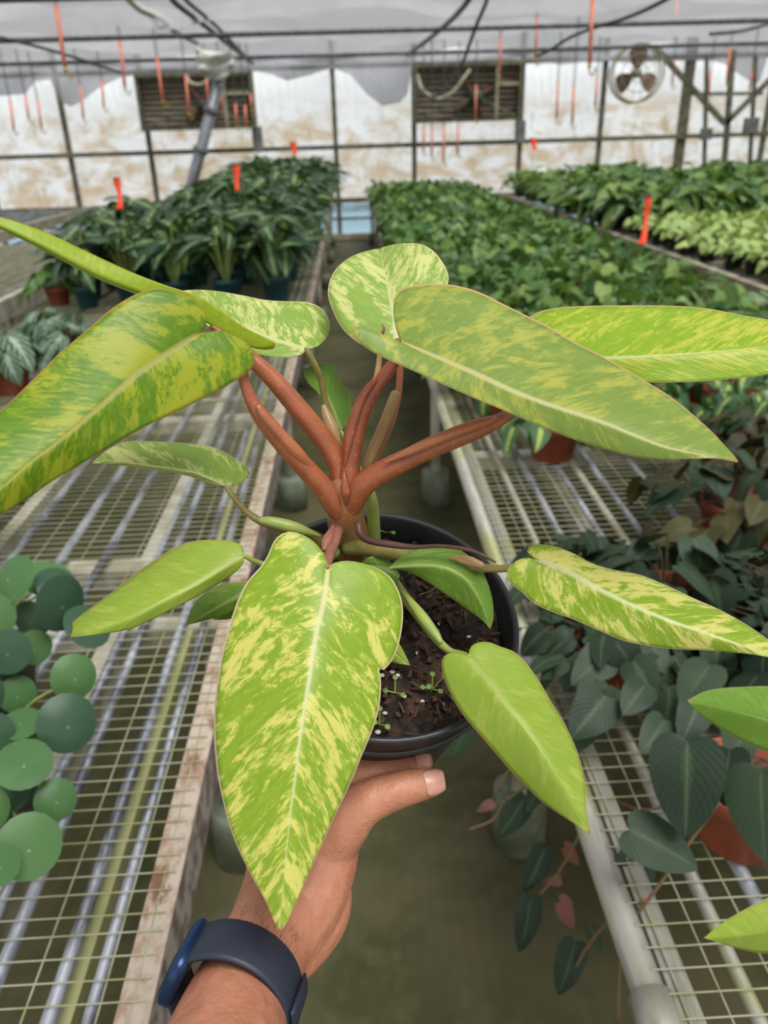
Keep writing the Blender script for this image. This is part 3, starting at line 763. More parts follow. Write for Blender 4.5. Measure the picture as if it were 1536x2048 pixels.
hearts = [leaf2d(HEART, droop=d, fold=f, seed=k, wave=.03) for k, (d, f) in enumerate(((.28, .18), (.4, .1), (.18, .25)))]
lances = [leaf2d(LANCE, droop=d, fold=f, seed=k, wave=.03) for k, (d, f) in enumerate(((.35, .3), (.55, .22), (.2, .35)))]
ovals = [leaf2d(OVAL, droop=d, fold=f, seed=k, wave=.02, N=10, M=3) for k, (d, f) in enumerate(((.35, .12), (.5, .08)))]
hearts_hi = [leaf2d(HEART, droop=d, fold=f, seed=k+5, wave=.02, N=16, M=5) for k, (d, f) in enumerate(((.22, .10), (.32, .06)))]
VELV = [(0, 0), (.12, -.07), (.26, -.06), (.37, .08), (.40, .28), (.35, .52), (.24, .75), (.10, .93), (0, 1)]
velvets = [leaf2d(VELV, droop=d, fold=f, seed=k+5, wave=.015, N=14, M=4) for k, (d, f) in enumerate(((.22, .10), (.32, .05)))]
coins = [peltate(dome=d) for d in (.06, .12, .02)]
narrows = [leaf2d(NARROW, droop=d, fold=f, seed=k) for k, (d, f) in enumerate(((.4, .3), (.6, .25)))]
nhearts = [leaf2d(NHEART, droop=d, fold=f, seed=k, wave=.03) for k, (d, f) in enumerate(((.28, .25), (.45, .15), (.18, .3)))]
S_POTHOS = Spec(nhearts, [ML_POTHOS, ML_POTHOS, ML_POTHOS, ML_POTHOS, ML_YELLOWGREEN], POT_TERRA, 30, .112, .17, .11, .28, (-15, 80), M_STEMG, 4, seed=3, roll=.9)
S_BRASIL = Spec(hearts, [ML_BRASIL], POT_TERRA, 26, .082, .15, .09, .22, (15, 75), M_STEMG, 4, seed=4)
S_DARK = Spec(lances, [ML_DARK], POT_TEAL, 26, .23, .13, .27, .50, (-35, 50), M_STEMP, 4, stem_r=.0055, seed=5, base_h=.14)
S_LIME = Spec(hearts, [ML_LIME], POT_BLACK, 34, .075, .18, .12, .24, (0, 55), M_STEMP, 3, seed=6)
S_YG = Spec(lances, [ML_YELLOWGREEN, ML_POTHOS], POT_BLACK, 34, .14, .20, .14, .36, (-20, 55), M_STEMP, 3, seed=7)
S_TALL = Spec(lances, [ML_POTHOS, ML_YELLOWGREEN, ML_DARK, ML_POTHOS], POT_BLACK, 34, .20, .21, .16, .40, (-20, 60), M_STEMG, 3, seed=8)
S_STRIPE = Spec(ovals, [ML_STRIPE], POT_TERRA, 20, .105, .10, .12, .24, (20, 80), M_STEMR, 3, seed=9, roll=.35)
S_PILEA = Spec(coins, [ML_PILEA, ML_PILEAB], POT_BLACK, 18, .085, .15, .10, .27, (-10, 55), M_STEMP, 3, seed=10, roll=.3, inner=.3)
S_MICANS = Spec(velvets, [ML_MICANS], POT_TERRA, 52, .082, .20, .08, .24, (5, 65), M_STEMD, 3, seed=12, inner=.02, stem_r=.0016, base_h=.085)
S_BRONZE = Spec(hearts_hi, [ML_MICANSB, ML_MICANS, ML_MICANSB], POT_TERRA, 54, .080, .21, .07, .24, (5, 70), M_STEMD, 3, seed=13, inner=.02, stem_r=.0016, base_h=.085)

ORD = ['first', 'second', 'third', 'fourth', 'fifth', 'sixth', 'seventh', 'eighth', 'ninth', 'tenth', 'eleventh', 'twelfth']
# teal pots with dark arrow leaves on the far left bench
for j in range(24):
    for i in range(5):
        y = 5.15+j*.37+prng.uniform(-.03, .03); x = -.50-i*.31-.04*(j % 2)+prng.uniform(-.03, .03)
        if i == 4 and j > 5: continue
        near = j < 3
        lab = ('dark arrow-leaved plant in a teal pot, %s from the aisle, %s row' % (ORD[i], ['front', 'second', 'third'][j])) if near else \
              'dark arrow-leaved plant in the left bench back rows, %s from the aisle' % ORD[i]
        plant('arrow_leaf_plant', S_DARK, (x, y, BZ+.002), lab, 'potted plant', None if near else 'back-row arrow-leaved plants, %s line' % ORD[i], near, sc=prng.uniform(.92, 1.12)*(1.0+.018*j))
# pothos carpet on the right bench
for j in range(36):
    for i in range(6):
        y = 3.05+j*.31+prng.uniform(-.04, .04); x = .48+i*.25+.06*(j % 2)+prng.uniform(-.04, .04)
        near = j < 9
        lab = ('heart-leaved green vine plant, %s from the aisle, %s row of the carpet' % (ORD[i], ORD[j])) if near else \
              'heart-leaved green vine plant at the carpet back, %s from the aisle' % ORD[i]
        plant('heart_leaf_plant', S_POTHOS, (x, y, BZ+.002), lab, 'potted plant', None if near else 'back-row vine plants, %s line' % ORD[i], near, sc=prng.uniform(.95, 1.15))
# brasil pots in front of the carpet
bp = [(.62, 2.30), (.92, 2.40), (.56, 2.76), (.80, 2.74), (1.06, 2.72), (1.30, 2.55), (1.33, 2.80), (1.58, 2.62), (1.60, 2.88), (1.85, 2.75), (1.2, 2.22), (1.5, 2.30)]
bl = ['nearest the aisle in the front row', 'second in the front row', 'behind the front pot beside the aisle', 'behind the two front pots', 'third in the row behind the front pots',
      'right of the front pots under the drooping leaf', 'fourth in the row behind the front pots', 'further right in the second row', 'fifth in the row behind the front pots', 'at the right end of the second row',
      'third in the front row above the bronze vines', 'fourth in the front row at the picture edge']
for (x, y), l_ in zip(bp, bl):
    plant('variegated_vine_plant', S_BRASIL, (x, y, BZ+.002), 'yellow-striped vine in a terracotta pot, '+l_, 'potted plant', None, True, sc=prng.uniform(.98, 1.12))
# plants on the right-hand benches beyond
for j in range(9):
    for i in range(5):
        plant('lime_leaf_plant', S_LIME, (2.80+i*.33+prng.uniform(-.04, .04), 4.75+j*.36+prng.uniform(-.04, .04), BZ+.002), 'pale lime-leaved plant on the right, %s from the bench edge, row %s' % (ORD[i], ORD[j].replace('first', 'nearest')), 'potted plant', None, True, sc=prng.uniform(1.0, 1.25))
for j in range(15):
    for i in range(6):
        y = 8.05+j*.42+prng.uniform(-.05, .05); x = 2.85+i*.36+prng.uniform(-.05, .05)
        sp = S_YG if (j > 5 and i < 3) else S_TALL
        plant('leafy_plant', sp, (x, y, BZ+.002), ('yellow-green leafy plant behind the dark bushy ones, %s from the edge' if sp is S_YG else 'dark green bushy plant behind the lime plants, %s from the edge') % ORD[i],
              'potted plant', ('yellow-green plants, %s line' if sp is S_YG else 'dark bushy plants, %s line') % ORD[i], False, sc=prng.uniform(1.1, 1.35))
for j in range(9):
    for i in range(5):
        plant('leafy_plant', S_YG if (i+j) % 3 else S_TALL, (5.35+i*.45+prng.uniform(-.05, .05), 7.4+j*.72+prng.uniform(-.05, .05), BZ+.002), 'bushy green plant on the outermost right bench, %s from its edge' % ORD[i], 'potted plant', 'outer bench plants, %s line' % ORD[i], False, sc=1.35)
# silver-striped plants and a trailing vine at the left
for (x, y, l_) in ((-1.22, 3.42, 'nearest the aisle at the left'), (-1.50, 3.30, 'partly cut by the left picture edge'), (-1.42, 3.66, 'behind the other two at the left'), (-1.70, 3.05, 'lowest at the left picture edge')):
    plant('striped_leaf_plant', S_STRIPE, (x, y, BZ+.002), 'silver-striped oval-leaved plant in a terracotta pot, '+l_, 'potted plant', None, True, sc=1.25)
plant('heart_leaf_plant', S_POTHOS, (-1.95, 5.3, BZ+.002), 'small heart-leaved plant at the left end of the teal pots', 'potted plant', None, True)
# coin-leaved plants on the near left bench: nearest two leaf by leaf, two behind
coin_me = {}
for mt in (ML_PILEA, ML_PILEAB):
    for q, g in enumerate(coins):
        me = MB().add(g[0], g[1], [tuple(c) for c in g[2]]).mesh('leaf'); me.materials.append(mt); coin_me[(mt.name, q)] = me
def coin_plant(loc, label, leaves):
    r = tag(empty('coin_leaf_plant', loc), label, 'potted plant')
    child('pot', POT_BLACK[0], r); child('soil', POT_BLACK[1], r)
    st = MB(); c0 = np.array(loc)+np.array((0, 0, .10)); rr = random.Random(len(leaves))
    for k, (x, y, rad_, z, tx, ty, dk) in enumerate(leaves):
        p = P(x, y, z); L = 2*rad_*z/FPX
        n = nrm(nrm(CAM-p)+R_*tx-U_*ty)
        o = child('leaf', coin_me[((ML_PILEAB if dk else ML_PILEA).name, k % 3)], r, p-np.array(loc), (0, 0, 0), L)
        o.rotation_mode = 'QUATERNION'; o.rotation_quaternion = Vector(n).to_track_quat('Z', 'Y')
        st.tube(smooth([c0, (c0+p)/2+np.array((0, 0, .03)), p-n*.002], None, 4)[0], .0022, 5, False)
    st.build('stems', M_STEMP, r, True)
coin_plant((-.585, .92, BZ+.002), 'coin-leaved plant in a black pot, lowest at the left edge with round leaves facing up',
    [(58, 1702, 66, .88, .1, .1, 0), (113, 1606, 43, .93, .2, .1, 0), (48, 1533, 58, .92, -.1, -.7, 0), (25, 1592, 36, .95, .1, -1.0, 1), (136, 1455, 60, .97, .2, .1, 1), (0, 1735, 42, .84, .3, .1, 0),
     (40, 1448, 42, .98, -.3, -1.0, 0), (150, 1360, 47, 1.03, .3, .1, 0), (-20, 1480, 50, .95, .2, .2, 1), (-30, 1630, 50, .9, .2, .3, 0), (-40, 1400, 50, 1.0, .2, .2, 1), (60, 1580, 30, .98, .2, -.5, 1), (75, 1465, 34, 1.0, .9, -.3, 0)])
coin_plant((-.70, 1.20, BZ+.002), 'coin-leaved plant in a black pot beside the tip of the plain lime leaf',
    [(125, 1215, 58, 1.12, 1.1, .3, 1), (15, 1160, 52, 1.12, -.8, -.3, 0), (15, 1310, 46, 1.08, -.1, .2, 1), (70, 1300, 36, 1.12, .3, .2, 0), (35, 1395, 38, 1.1, .1, .2, 0), (100, 1160, 55, 1.18, .3, -1.4, 0), (180, 1255, 50, 1.13, .8, -.9, 1),
     (120, 1170, 45, 1.16, .5, -.9, 1), (-20, 1240, 50, 1.1, 0, .1, 0), (60, 1245, 40, 1.15, -.5, .4, 1), (0, 1375, 40, 1.1, .2, .2, 1)])
for (x, y, l_, sc) in ((-1.02, 1.80, 'furthest back under the big variegated leaf', .95), (-.98, 1.30, 'cut by the left picture edge', 1.0)):
    plant('coin_leaf_plant', S_PILEA, (x, y, BZ+.002), 'coin-leaved plant in a black pot, '+l_, 'potted plant', None, True, sc=sc)
# velvet-leaved vines on the near right bench
for sp, x, y, l_, sc in ((S_MICANS, .45, 1.16, 'overhanging the pipe edge right of the black pot', .8), (S_MICANS, .47, 1.42, 'small, by the pipe edge behind the black pot', .75), (S_MICANS, .60, 1.28, 'terracotta pot beside the big black pot', 1.05), (S_MICANS, .86, 1.24, 'behind the pointed lime leaf', 1.0), (S_MICANS, .74, 1.02, 'in the middle of the near right bench', .95), (S_MICANS, .98, 1.02, 'half hidden at the right edge', 1.0),
                         (S_BRONZE, .92, 1.66, 'bronze, in front of the striped vines', 1.15), (S_BRONZE, 1.20, 1.84, 'bronze, at the right picture edge', 1.15), (S_BRONZE, 1.12, 1.45, 'bronze, right of the terracotta rim', 1.05), (S_BRONZE, 1.12, 2.06, 'bronze, furthest back', 1.0), (S_BRONZE, 1.38, 1.6, 'bronze, outermost', 1.1)):
    plant('velvet_vine_plant', sp, (x, y, BZ+.002), 'velvety dark heart-leaved vine, '+l_, 'potted plant', None, True, sc=sc)
# nearest velvet plant: placed leaf by leaf, trailing over the bench edge
pr = empty('velvet_vine_plant', (.535, .80, BZ+.002)); tag(pr, 'velvety vine with the largest dark leaves in a terracotta pot, trailing over the pipe edge', 'potted plant')
child('pot', POT_TERRA[0], pr); child('soil', POT_TERRA[1], pr)
big = MB().add(*(velvets[0][0], velvets[0][1], [tuple(q) for q in velvets[0][2]])).mesh('leaf'); big.materials.append(ML_MICANS)
dead = MB().add(*(hearts[1][0], hearts[1][1], [tuple(q) for q in hearts[1][2]])).mesh('leaf'); dead.materials.append(ML_DEAD)
def aimed(parent, me, base, tip, width_hint=1.0, roll=0.0, face=None):
    """leaf from base to tip whose upper face looks toward `face`"""
    base, tip = np.array(base), np.array(tip); y = tip-base; L = np.linalg.norm(y); y = y/L
    zf = nrm((CAM if face is None else np.array(face))-base); z = nrm(zf-(zf@y)*y); x = np.cross(y, z)
    if roll:
        x, z = x*math.cos(roll)+z*math.sin(roll), z*math.cos(roll)-x*math.sin(roll)
    o = bpy.data.objects.new('leaf', me); col.objects.link(o); o.parent = parent
    off = base-org(parent)
    Mx = Matrix(((x[0]*L*width_hint, y[0]*L, z[0]*L, off[0]), (x[1]*L*width_hint, y[1]*L, z[1]*L, off[1]), (x[2]*L*width_hint, y[2]*L, z[2]*L, off[2]), (0, 0, 0, 1)))
    o.matrix_local = Mx
    return o
for (bx, by, tx, ty, z, wh, rl) in ((1375, 1482, 1372, 1676, .98, 1.0, .1), (1522, 1540, 1520, 1722, .95, 1.05, -.2), (1258, 1658, 1402, 1730, 1.0, .95, .2), (1275, 1710, 1262, 1800, 1.12, 1.1, .3),
                            (1212, 1392, 1150, 1470, 1.25, 1.05, .2), (1175, 1445, 1140, 1500, 1.3, 1.0, -.2), (1290, 1370, 1252, 1420, 1.25, 1.0, .1), (1225, 1300, 1150, 1360, 1.35, .9, 0), (1180, 1290, 1120, 1330, 1.45, .8, .2),
                            (1400, 1400, 1370, 1480, 1.15, .9, .3), (1420, 1330, 1365, 1400, 1.2, 1, -.2), (1330, 1440, 1290, 1500, 1.15, .9, .3), (1500, 1420, 1470, 1520, 1.05, 1.0, .2), (1460, 1500, 1440, 1600, 1.02, 1.0, -.3)):
    aimed(pr, big, P(bx, by, z), P(tx, ty, z*.99-.03), wh, rl, P(900, 500, .2))
vines = MB()
def vine(pts, rad=.0026):
    p = [np.array(q) for q in pts]; vines.tube(smooth(p, None, 5)[0], rad, 5)
vine([P(1440, 1600, 1.05), P(1340, 1740, 1.02), P(1297, 1800, 1.03), P(1262, 1850, 1.06), P(1240, 1930, 1.10), P(1236, 2048, 1.16)])
vine([P(1420, 1560, 1.15), P(1300, 1620, 1.2), P(1210, 1600, 1.28), P(1170, 1650, 1.32), P(1120, 1740, 1.38), P(1070, 1800, 1.42)])
vine([P(1200, 1540, 1.3), P(1080, 1560, 1.42), P(1015, 1600, 1.5), P(985, 1640, 1.52), P(935, 1660, 1.55)])
vine([P(1290, 1800, 1.03), P(1220, 1840, 1.2), P(1170, 1900, 1.3), P(1140, 1960, 1.36)])
vine([P(1060, 1500, 1.45), P(1015, 1545, 1.5), P(1000, 1580, 1.52)])
tag(vines.build('vine', M_STEMR, pr, True))
for (bx, by, tx, ty, z, wh, rl) in ((1050, 1595, 1000, 1680, 1.5, .75, .3), (1088, 1560, 1050, 1620, 1.48, .8, -.4), (1090, 1695, 1055, 1790, 1.42, .7, .4), (1062, 1795, 1045, 1915, 1.40, .62, .3), (1150, 1885, 1120, 2000, 1.34, .7, .2),
                            (1180, 1850, 1200, 1905, 1.32, .7, -.3), (935, 1440, 905, 1525, 1.75, .8, .3)):
    aimed(pr, big, P(bx, by, z), P(tx, ty, z-.02), wh, rl)
for (bx, by, tx, ty, z) in ((1130, 1695, 1170, 1730, 1.42), (1120, 1805, 1165, 1860, 1.4), (985, 1605, 955, 1630, 1.52), (1120, 1760, 1085, 1770, 1.42)):
    aimed(pr, dead, P(bx, by, z), P(tx, ty, z), .8, .5)
# red ribbon flags on stakes among the plants
def flag(pts, z, label):
    r = tag(empty('flag_stake', P(*pts[-1], z)), label, 'flag')
    p = [P(x, y, z) for x, y in pts]
    wd = {0: .012, 1: .016, 2: .026, 3: .022}
    v = []
    for k, q in enumerate(p):
        w_ = (.75+.25*math.sin(k*1.7+1))*.024*z/5
        v += [q-R_*w_, q+R_*w_+F_*.02*math.sin(k*1.3), q+R_*w_+F_*.004, q-R_*w_+F_*.006]
    n = len(p); f = [(k*4+a, k*4+(a+1) % 4, (k+1)*4+(a+1) % 4, (k+1)*4+a) for k in range(n-1) for a in range(4)]+[(0, 1, 2, 3), (n*4-1, n*4-2, n*4-3, n*4-4)]
    MB().add(v, f).build('ribbon', M_FLAG, r, True)
    a = p[0]; MB().tube([a+np.array((0, .015, 0)), (a[0], a[1]+.015, BZ+.05)], .004, 5).build('stake', M_STEMG, r)
flag([(233, 355), (234, 368), (238, 385), (241, 402), (239, 418)], 4.9, 'orange-red ribbon flag among the front teal pots on the left')
flag([(472, 328), (472, 345), (473, 362), (475, 380)], 6.3, 'slim orange-red flag in the middle of the left bench')
flag([(586, 284), (587, 292), (588, 300), (590, 308)], 9.5, 'tiny orange flag at the back of the left bench')
flag([(1067, 276), (1067, 284), (1068, 292), (1070, 299)], 11.0, 'tiny orange flag at the back of the right bench')
flag([(1298, 392), (1296, 412), (1292, 440), (1289, 465), (1283, 488)], 4.6, 'large orange-red ribbon flag by the board edge on the right')
# ------------------------------------------------------------------ the held plant: pot
def W(c): return CAM + R_*c[0] - U_*c[1] + F_*c[2]
def Wd(c): return R_*c[0] - U_*c[1] + F_*c[2]
PC = np.array(((762-768)/FPX, (1229-1024)/FPX, 1.0))*.50
rv = nrm(PC); lat = math.radians(10)
upc = np.array((math.sin(lat), -math.cos(lat), 0)); upc = nrm(upc-(upc@rv)*rv)
tl_ = math.radians(37)
PN = Wd(-rv*math.cos(tl_)+upc*math.sin(tl_))         # pot axis in the world
RIM = W(PC); PR = .090; PH = .118
M_POTB = simple('glossy_black_pot', (.016, .018, .021), (.022, .024, .028), 40, .38)
root = tag(empty('philodendron_plant', RIM-PN*PH), 'variegated yellow-green philodendron with orange stems in a black pot held in the hand', 'potted plant')
pot = MB().lathe([(0, -PH), (.063, -PH), (.067, -PH+.003), (.0835, -.022), (.0865, -.020), (.0885, -.004), (.0905, -.001), (.0905, .0015), (.088, .002), (.0865, 0), (.0840, -.02), (.076, -.06), (0, -.065)], RIM, PN, 64).build('pot', M_POTB, root, True)
MB().lathe([(.0872, -.0215), (.0885, -.0205), (.0885, -.0185), (.0872, -.0175)], RIM, PN, 64).build('rim_band', M_POTB, pot, True)
# soil: lumpy disc
ax1 = nrm(np.cross(PN, (0, 1, 0))); ax2 = np.cross(PN, ax1)
m = NT('barky_potting_mix'); ob = m.obj()
n1 = m.noise(ob, 95, 6, .7); n2 = m.noise(m.mapv(ob, (1, 1, 1)), 28, 4, .6); vo = m.n('TexVoronoi', Scale=150.0); m.l(ob, vo.inputs[0])
c_ = m.mix(m.ramp(n1, .40, .62), (.008, .006, .005), (.055, .027, .014)); c_ = m.mix(m.math('MULTIPLY', m.ramp(n2, .54, .68), .6), c_, (.12, .058, .028))
m.color(c_); m.b.inputs['Roughness'].default_value = .85; m.bump(m.math('ADD', n1, vo.outputs[0]), .9, .004); M_MIX = m.m
sr = random.Random(5); v = []; f = []; NR, NS = 26, 84
def lump(a, c): return .0030*math.sin(a*190+c*70)*math.sin(c*160-a*50) + .0022*math.sin(a*420+1)*math.sin(c*390+a*90) + .0012*math.sin(a*900+c*300)*math.sin(c*870)
for i in range(NR+1):
    r_ = .0835*i/NR
    for k in range(NS):
        t = 2*math.pi*k/NS; a, c = r_*math.cos(t), r_*math.sin(t)
        v.append(RIM + ax1*a + ax2*c + PN*(-.020 + .006*(1-(r_/.0835)**2) + lump(a, c)*1.2 + sr.uniform(-.0008, .0008)))
f = [(i*NS+k, i*NS+(k+1) % NS, (i+1)*NS+(k+1) % NS, (i+1)*NS+k) for i in range(NR) for k in range(NS)]
soil = MB().add(v, f).build('soil', M_MIX, root, True)
M_BARK = simple('bark_chip', (.085, .042, .022), (.022, .013, .009), 60, .85)
M_PERL = simple('perlite', (.72, .68, .60), (.55, .50, .42), 120, .8)
def soil_pt(a, c, h=0.0): return RIM + ax1*a + ax2*c + PN*(-.0185+lump(a, c)+h+.006*(1-(a*a+c*c)/.007))
bk = MB(); pl = MB()
for k in range(420):
    t = sr.uniform(0, 6.28); r_ = .081*math.sqrt(sr.random()); p = soil_pt(r_*math.cos(t), r_*math.sin(t))
    d = nrm((sr.uniform(-1, 1), sr.uniform(-1, 1), sr.uniform(-.5, .7)))*sr.uniform(.0015, .0055)
    bk.beam(p-d, p+d, sr.uniform(.001, .003), sr.uniform(.0008, .002))
tag(bk.build('bark_chips', M_BARK, soil), kind='stuff')
for k in range(48):
    t = sr.uniform(0, 6.28); r_ = .08*math.sqrt(sr.random()); pl.ball(soil_pt(r_*math.cos(t), r_*math.sin(t), .001), (sr.uniform(.0008, .0022), sr.uniform(.0008, .002), .001), 7, 5)
tag(pl.build('perlite_bits', M_PERL, soil), kind='stuff')

# ------------------------------------------------------------------ leaves of the held plant
V_LIME = variegated('leaf_cream_splash', (.20, .36, .020), (.31, .45, .032), (.68, .66, .17), .485, .565, 1.0, rib=(.66, .66, .33), edge=(.85, .64, .42))
V_CREAM = variegated('leaf_heavy_cream', (.20, .36, .020), (.31, .45, .032), (.68, .66, .19), .475, .555, 44.0, rib=(.66, .66, .36), edge=(.72, .60, .36))
V_DEEP = variegated('leaf_deep_mottle', (.10, .235, .012), (.185, .33, .018), (.40, .45, .03), .46, .56, 5.0, rib=(.48, .44, .14), edge=(.45, .24, .10), trans=.38, scale=.9)
V_OLIVE = variegated('leaf_olive_mottle', (.165, .265, .045), (.225, .32, .055), (.40, .42, .07), .48, .60, 9.0, rib=(.55, .52, .24), edge=(.58, .36, .20), scale=.8, trans=.2)
V_PALE = variegated('leaf_pale_splash', (.25, .42, .07), (.33, .48, .09), (.68, .70, .27), .455, .545, 14.0, rib=(.70, .70, .38), edge=(.70, .60, .32))
V_SOFT = variegated('leaf_soft_green', (.26, .40, .045), (.33, .45, .055), (.45, .52, .10), .48, .66, 20.0, rib=(.42, .50, .11), edge=(.62, .40, .16))
V_BACK = variegated('leaf_backlit', (.30, .46, .012), (.38, .50, .02), (.52, .56, .06), .52, .66, 26.0, rib=(.50, .52, .10), edge=(.52, .26, .10), trans=.4)
V_GREEN = variegated('leaf_plain_green', (.13, .29, .03), (.20, .36, .05), (.34, .45, .09), .52, .68, 31.0, rib=(.40, .48, .18), edge=(.45, .42, .15))
V_BRIGHT = variegated('leaf_bright_yellow', (.22, .42, .02), (.33, .49, .03), (.58, .60, .08), .47, .58, 37.0, rib=(.66, .66, .26), edge=(.60, .46, .20))

def fleaf(mid, left, right, zb, zt, mat, zl=0.0, zr=0.0, cup=0.0, arch=0.0, N=44, M=9, pw=1.55, parent=None, wav=.0012, seed=0, label=None):
    L, t = resample(left, N+1, .004, .997); Rr, _ = resample(right, N+1, .004, .997)
    mt = t**pw; C = at_frac(mid, mt)
    wl = np.linalg.norm(L-C, axis=1); wr = np.linalg.norm(Rr-C, axis=1); wm = max(wl.max(), wr.max())
    zm = zb+(zt-zb)*mt + arch*4*mt*(1-mt)
    midw = np.array([P(C[i, 0], C[i, 1], zm[i]) for i in range(N+1)])
    sl_ = np.concatenate([[0], np.cumsum(np.linalg.norm(np.diff(midw, axis=0), axis=1))])
    v = []; luv = []; lcm = []
    for i in range(N+1):
        for k in range(-M, M+1):
            e = abs(k)/M; E_, ww, zo = (L[i], wl[i], zl) if k < 0 else (Rr[i], wr[i], zr)
            q = C[i]*(1-e)+E_*e; W_ = ww/wm
            z = zm[i] + (zo*e + cup*e*e)*W_ + .0007*math.exp(-(e/.08)**2) + wav*e*e*math.sin(11*t[i]+seed+(2 if k < 0 else 0))
            p = P(q[0], q[1], z); v.append(p)
            s = -1.0 if k < 0 else 1.0
            luv.append((s*e if k else .001, float(mt[i]*(1-e)+t[i]*e), 0)); lcm.append((float(np.linalg.norm(p-midw[i])), float(sl_[i]), 0))
    wd = 2*M+1
    f = [(i*wd+k, (i+1)*wd+k, (i+1)*wd+k+1, i*wd+k+1) for i in range(N) for k in range(2*M)]
    par = root if parent is None else parent
    o = MB().add(v, f, luv).build('leaf', mat, par, True)
    at = o.data.attributes.new('lcm', 'FLOAT_VECTOR', 'POINT'); at.data.foreach_set('vector', np.array(lcm).ravel())
    md = o.modifiers.new('thickness', 'SOLIDIFY'); md.thickness = .00025; md.offset = 0
    if label: o['label'] = label
    LEAFV.append(np.array(v)); return o
LEAFV = []
B = (655, 1133); T = (558, 1866)
fleaf([B, (648,1200), (632,1270), (622,1340), (612,1400), (603,1460), (597,1500), (590,1560), (582,1620), (574,1690), (568,1760), (562,1820), T],
      [B, (650,1112), (628,1084), (600,1068), (575,1064), (556,1073), (545,1088), (536,1110), (520,1135), (497,1160), (478,1195), (462,1240), (448,1290), (438,1340), (430,1400), (428,1450), (430,1500), (437,1560), (448,1610), (462,1660), (480,1705), (505,1755), (530,1800), (545,1835), T],
      [B, (670,1125), (700,1122), (735,1130), (765,1142), (785,1160), (800,1190), (806,1220), (804,1255), (797,1290), (786,1318), (772,1336), (763,1342), (756,1334), (761,1352), (762,1375), (760,1402), (755,1430), (745,1460), (735,1485), (722,1515), (708,1550), (690,1590), (668,1635), (648,1680), (625,1730), (605,1775), (585,1820), (570,1850), T],
      .448, .375, V_LIME, .008, .010, .006, -.012, N=72, M=12, label='largest cream-splashed leaf drooping in front of the hand')
B = (402, 666); T = (-112, 1078)
fleaf([B, (370,685), (330,710), (280,742), (230,785), (180,830), (120,880), (60,925), (0,978), (-60,1030), T],
      [B, (412,650), (412,632), (400,612), (380,595), (350,584), (315,577), (285,583), (255,597), (220,620), (185,650), (150,680), (115,710), (85,740), (50,775), (20,805), (-20,842), (-60,900), (-90,980), (-106,1050), T],
      [B, (415,664), (440,662), (470,672), (495,687), (508,705), (510,725), (500,742), (470,762), (430,785), (390,805), (350,825), (310,843), (260,870), (200,905), (150,935), (100,965), (50,1000), (0,1030), (-50,1058), T],
      .425, .335, V_DEEP, -.006, .012, .005, -.010, N=60, M=11, label='broad green and yellow mottled leaf at the left edge')
B = (425, 652); T = (-64, 424)
fleaf([B, (380,625), (320,600), (260,578), (200,554), (140,523), (80,491), (0,452), T],
      [B, (410,644), (375,630), (318,606), (258,583), (198,559), (138,528), (78,496), (-2,456), T],
      [B, (450,668), (490,690), (520,699), (545,698), (555,690), (530,675), (490,655), (440,620), (390,590), (330,570), (265,545), (210,520), (150,492), (100,468), (50,449), (0,434), T],
      .452, .40, V_BACK, .02, .022, .0, -.006, N=50, M=8, label='long leaf seen edge-on rising to the upper left')
B = (612, 697); T = (330, 585)
fleaf([B, (570,685), (530,672), (490,655), (440,635), (400,615), (360,595), T],
      [B, (605,708), (580,715), (545,713), (515,707), (480,692), (440,668), (400,640), (360,610), T],
      [B, (630,695), (650,680), (660,655), (652,628), (635,612), (610,604), (575,603), (530,600), (480,590), (430,582), (385,580), T],
      .505, .56, V_PALE, -.005, .03, .0, -.01)
B = (795, 676); T = (757, 497)
fleaf([B, (790,640), (783,610), (775,570), (766,530), T],
      [B, (770,692), (730,692), (700,673), (680,650), (665,620), (656,590), (660,560), (675,535), (700,515), (730,503), T],
      [B, (820,670), (850,640), (880,605), (896,567), (895,545), (882,520), (860,497), (830,487), (790,489), T],
      .49, .55, V_PALE, .0, .01, .005, -.012, label='rounded pale leaf behind the stems pointing away')
B = (803, 685); T = (1478, 925)
fleaf([B, (850,705), (900,725), (960,750), (1030,782), (1090,805), (1150,825), (1210,845), (1270,870), (1330,893), (1400,908), T],
      [B, (793,660), (787,630), (788,605), (797,585), (815,574), (845,569), (880,568), (920,573), (960,585), (1000,605), (1050,630), (1100,655), (1150,685), (1200,710), (1250,738), (1300,768), (1340,793), (1380,825), (1420,860), (1450,892), (1466,909), T],
      [B, (790,683), (770,672), (745,660), (720,653), (703,655), (700,663), (712,680), (735,697), (760,712), (800,730), (850,752), (900,775), (950,797), (1000,818), (1050,840), (1100,860), (1150,880), (1200,895), (1250,910), (1300,917), (1350,919), (1400,917), (1440,917), T],
      .435, .375, V_OLIVE, .022, -.004, .004, -.010, N=60, M=11, label='broad olive mottled leaf stretching to the right')
B = (1090, 715); T = (1650, 680)
fleaf([B, (1150,717), (1200,716), (1270,714), (1350,710), (1450,702), (1536,693), T],
      [B, (1060,706), (1040,682), (1045,652), (1062,632), (1090,620), (1150,613), (1250,611), (1350,612), (1420,618), (1480,630), (1536,640), (1610,664), T],
      [B, (1080,735), (1110,752), (1180,762), (1250,765), (1330,765), (1400,763), (1470,757), (1536,748), (1600,722), T],
      .475, .46, V_BRIGHT, .035, -.005, .0, -.01, label='bright yellow-green leaf at the right edge')
B = (1074, 1120); T = (1590, 1330)
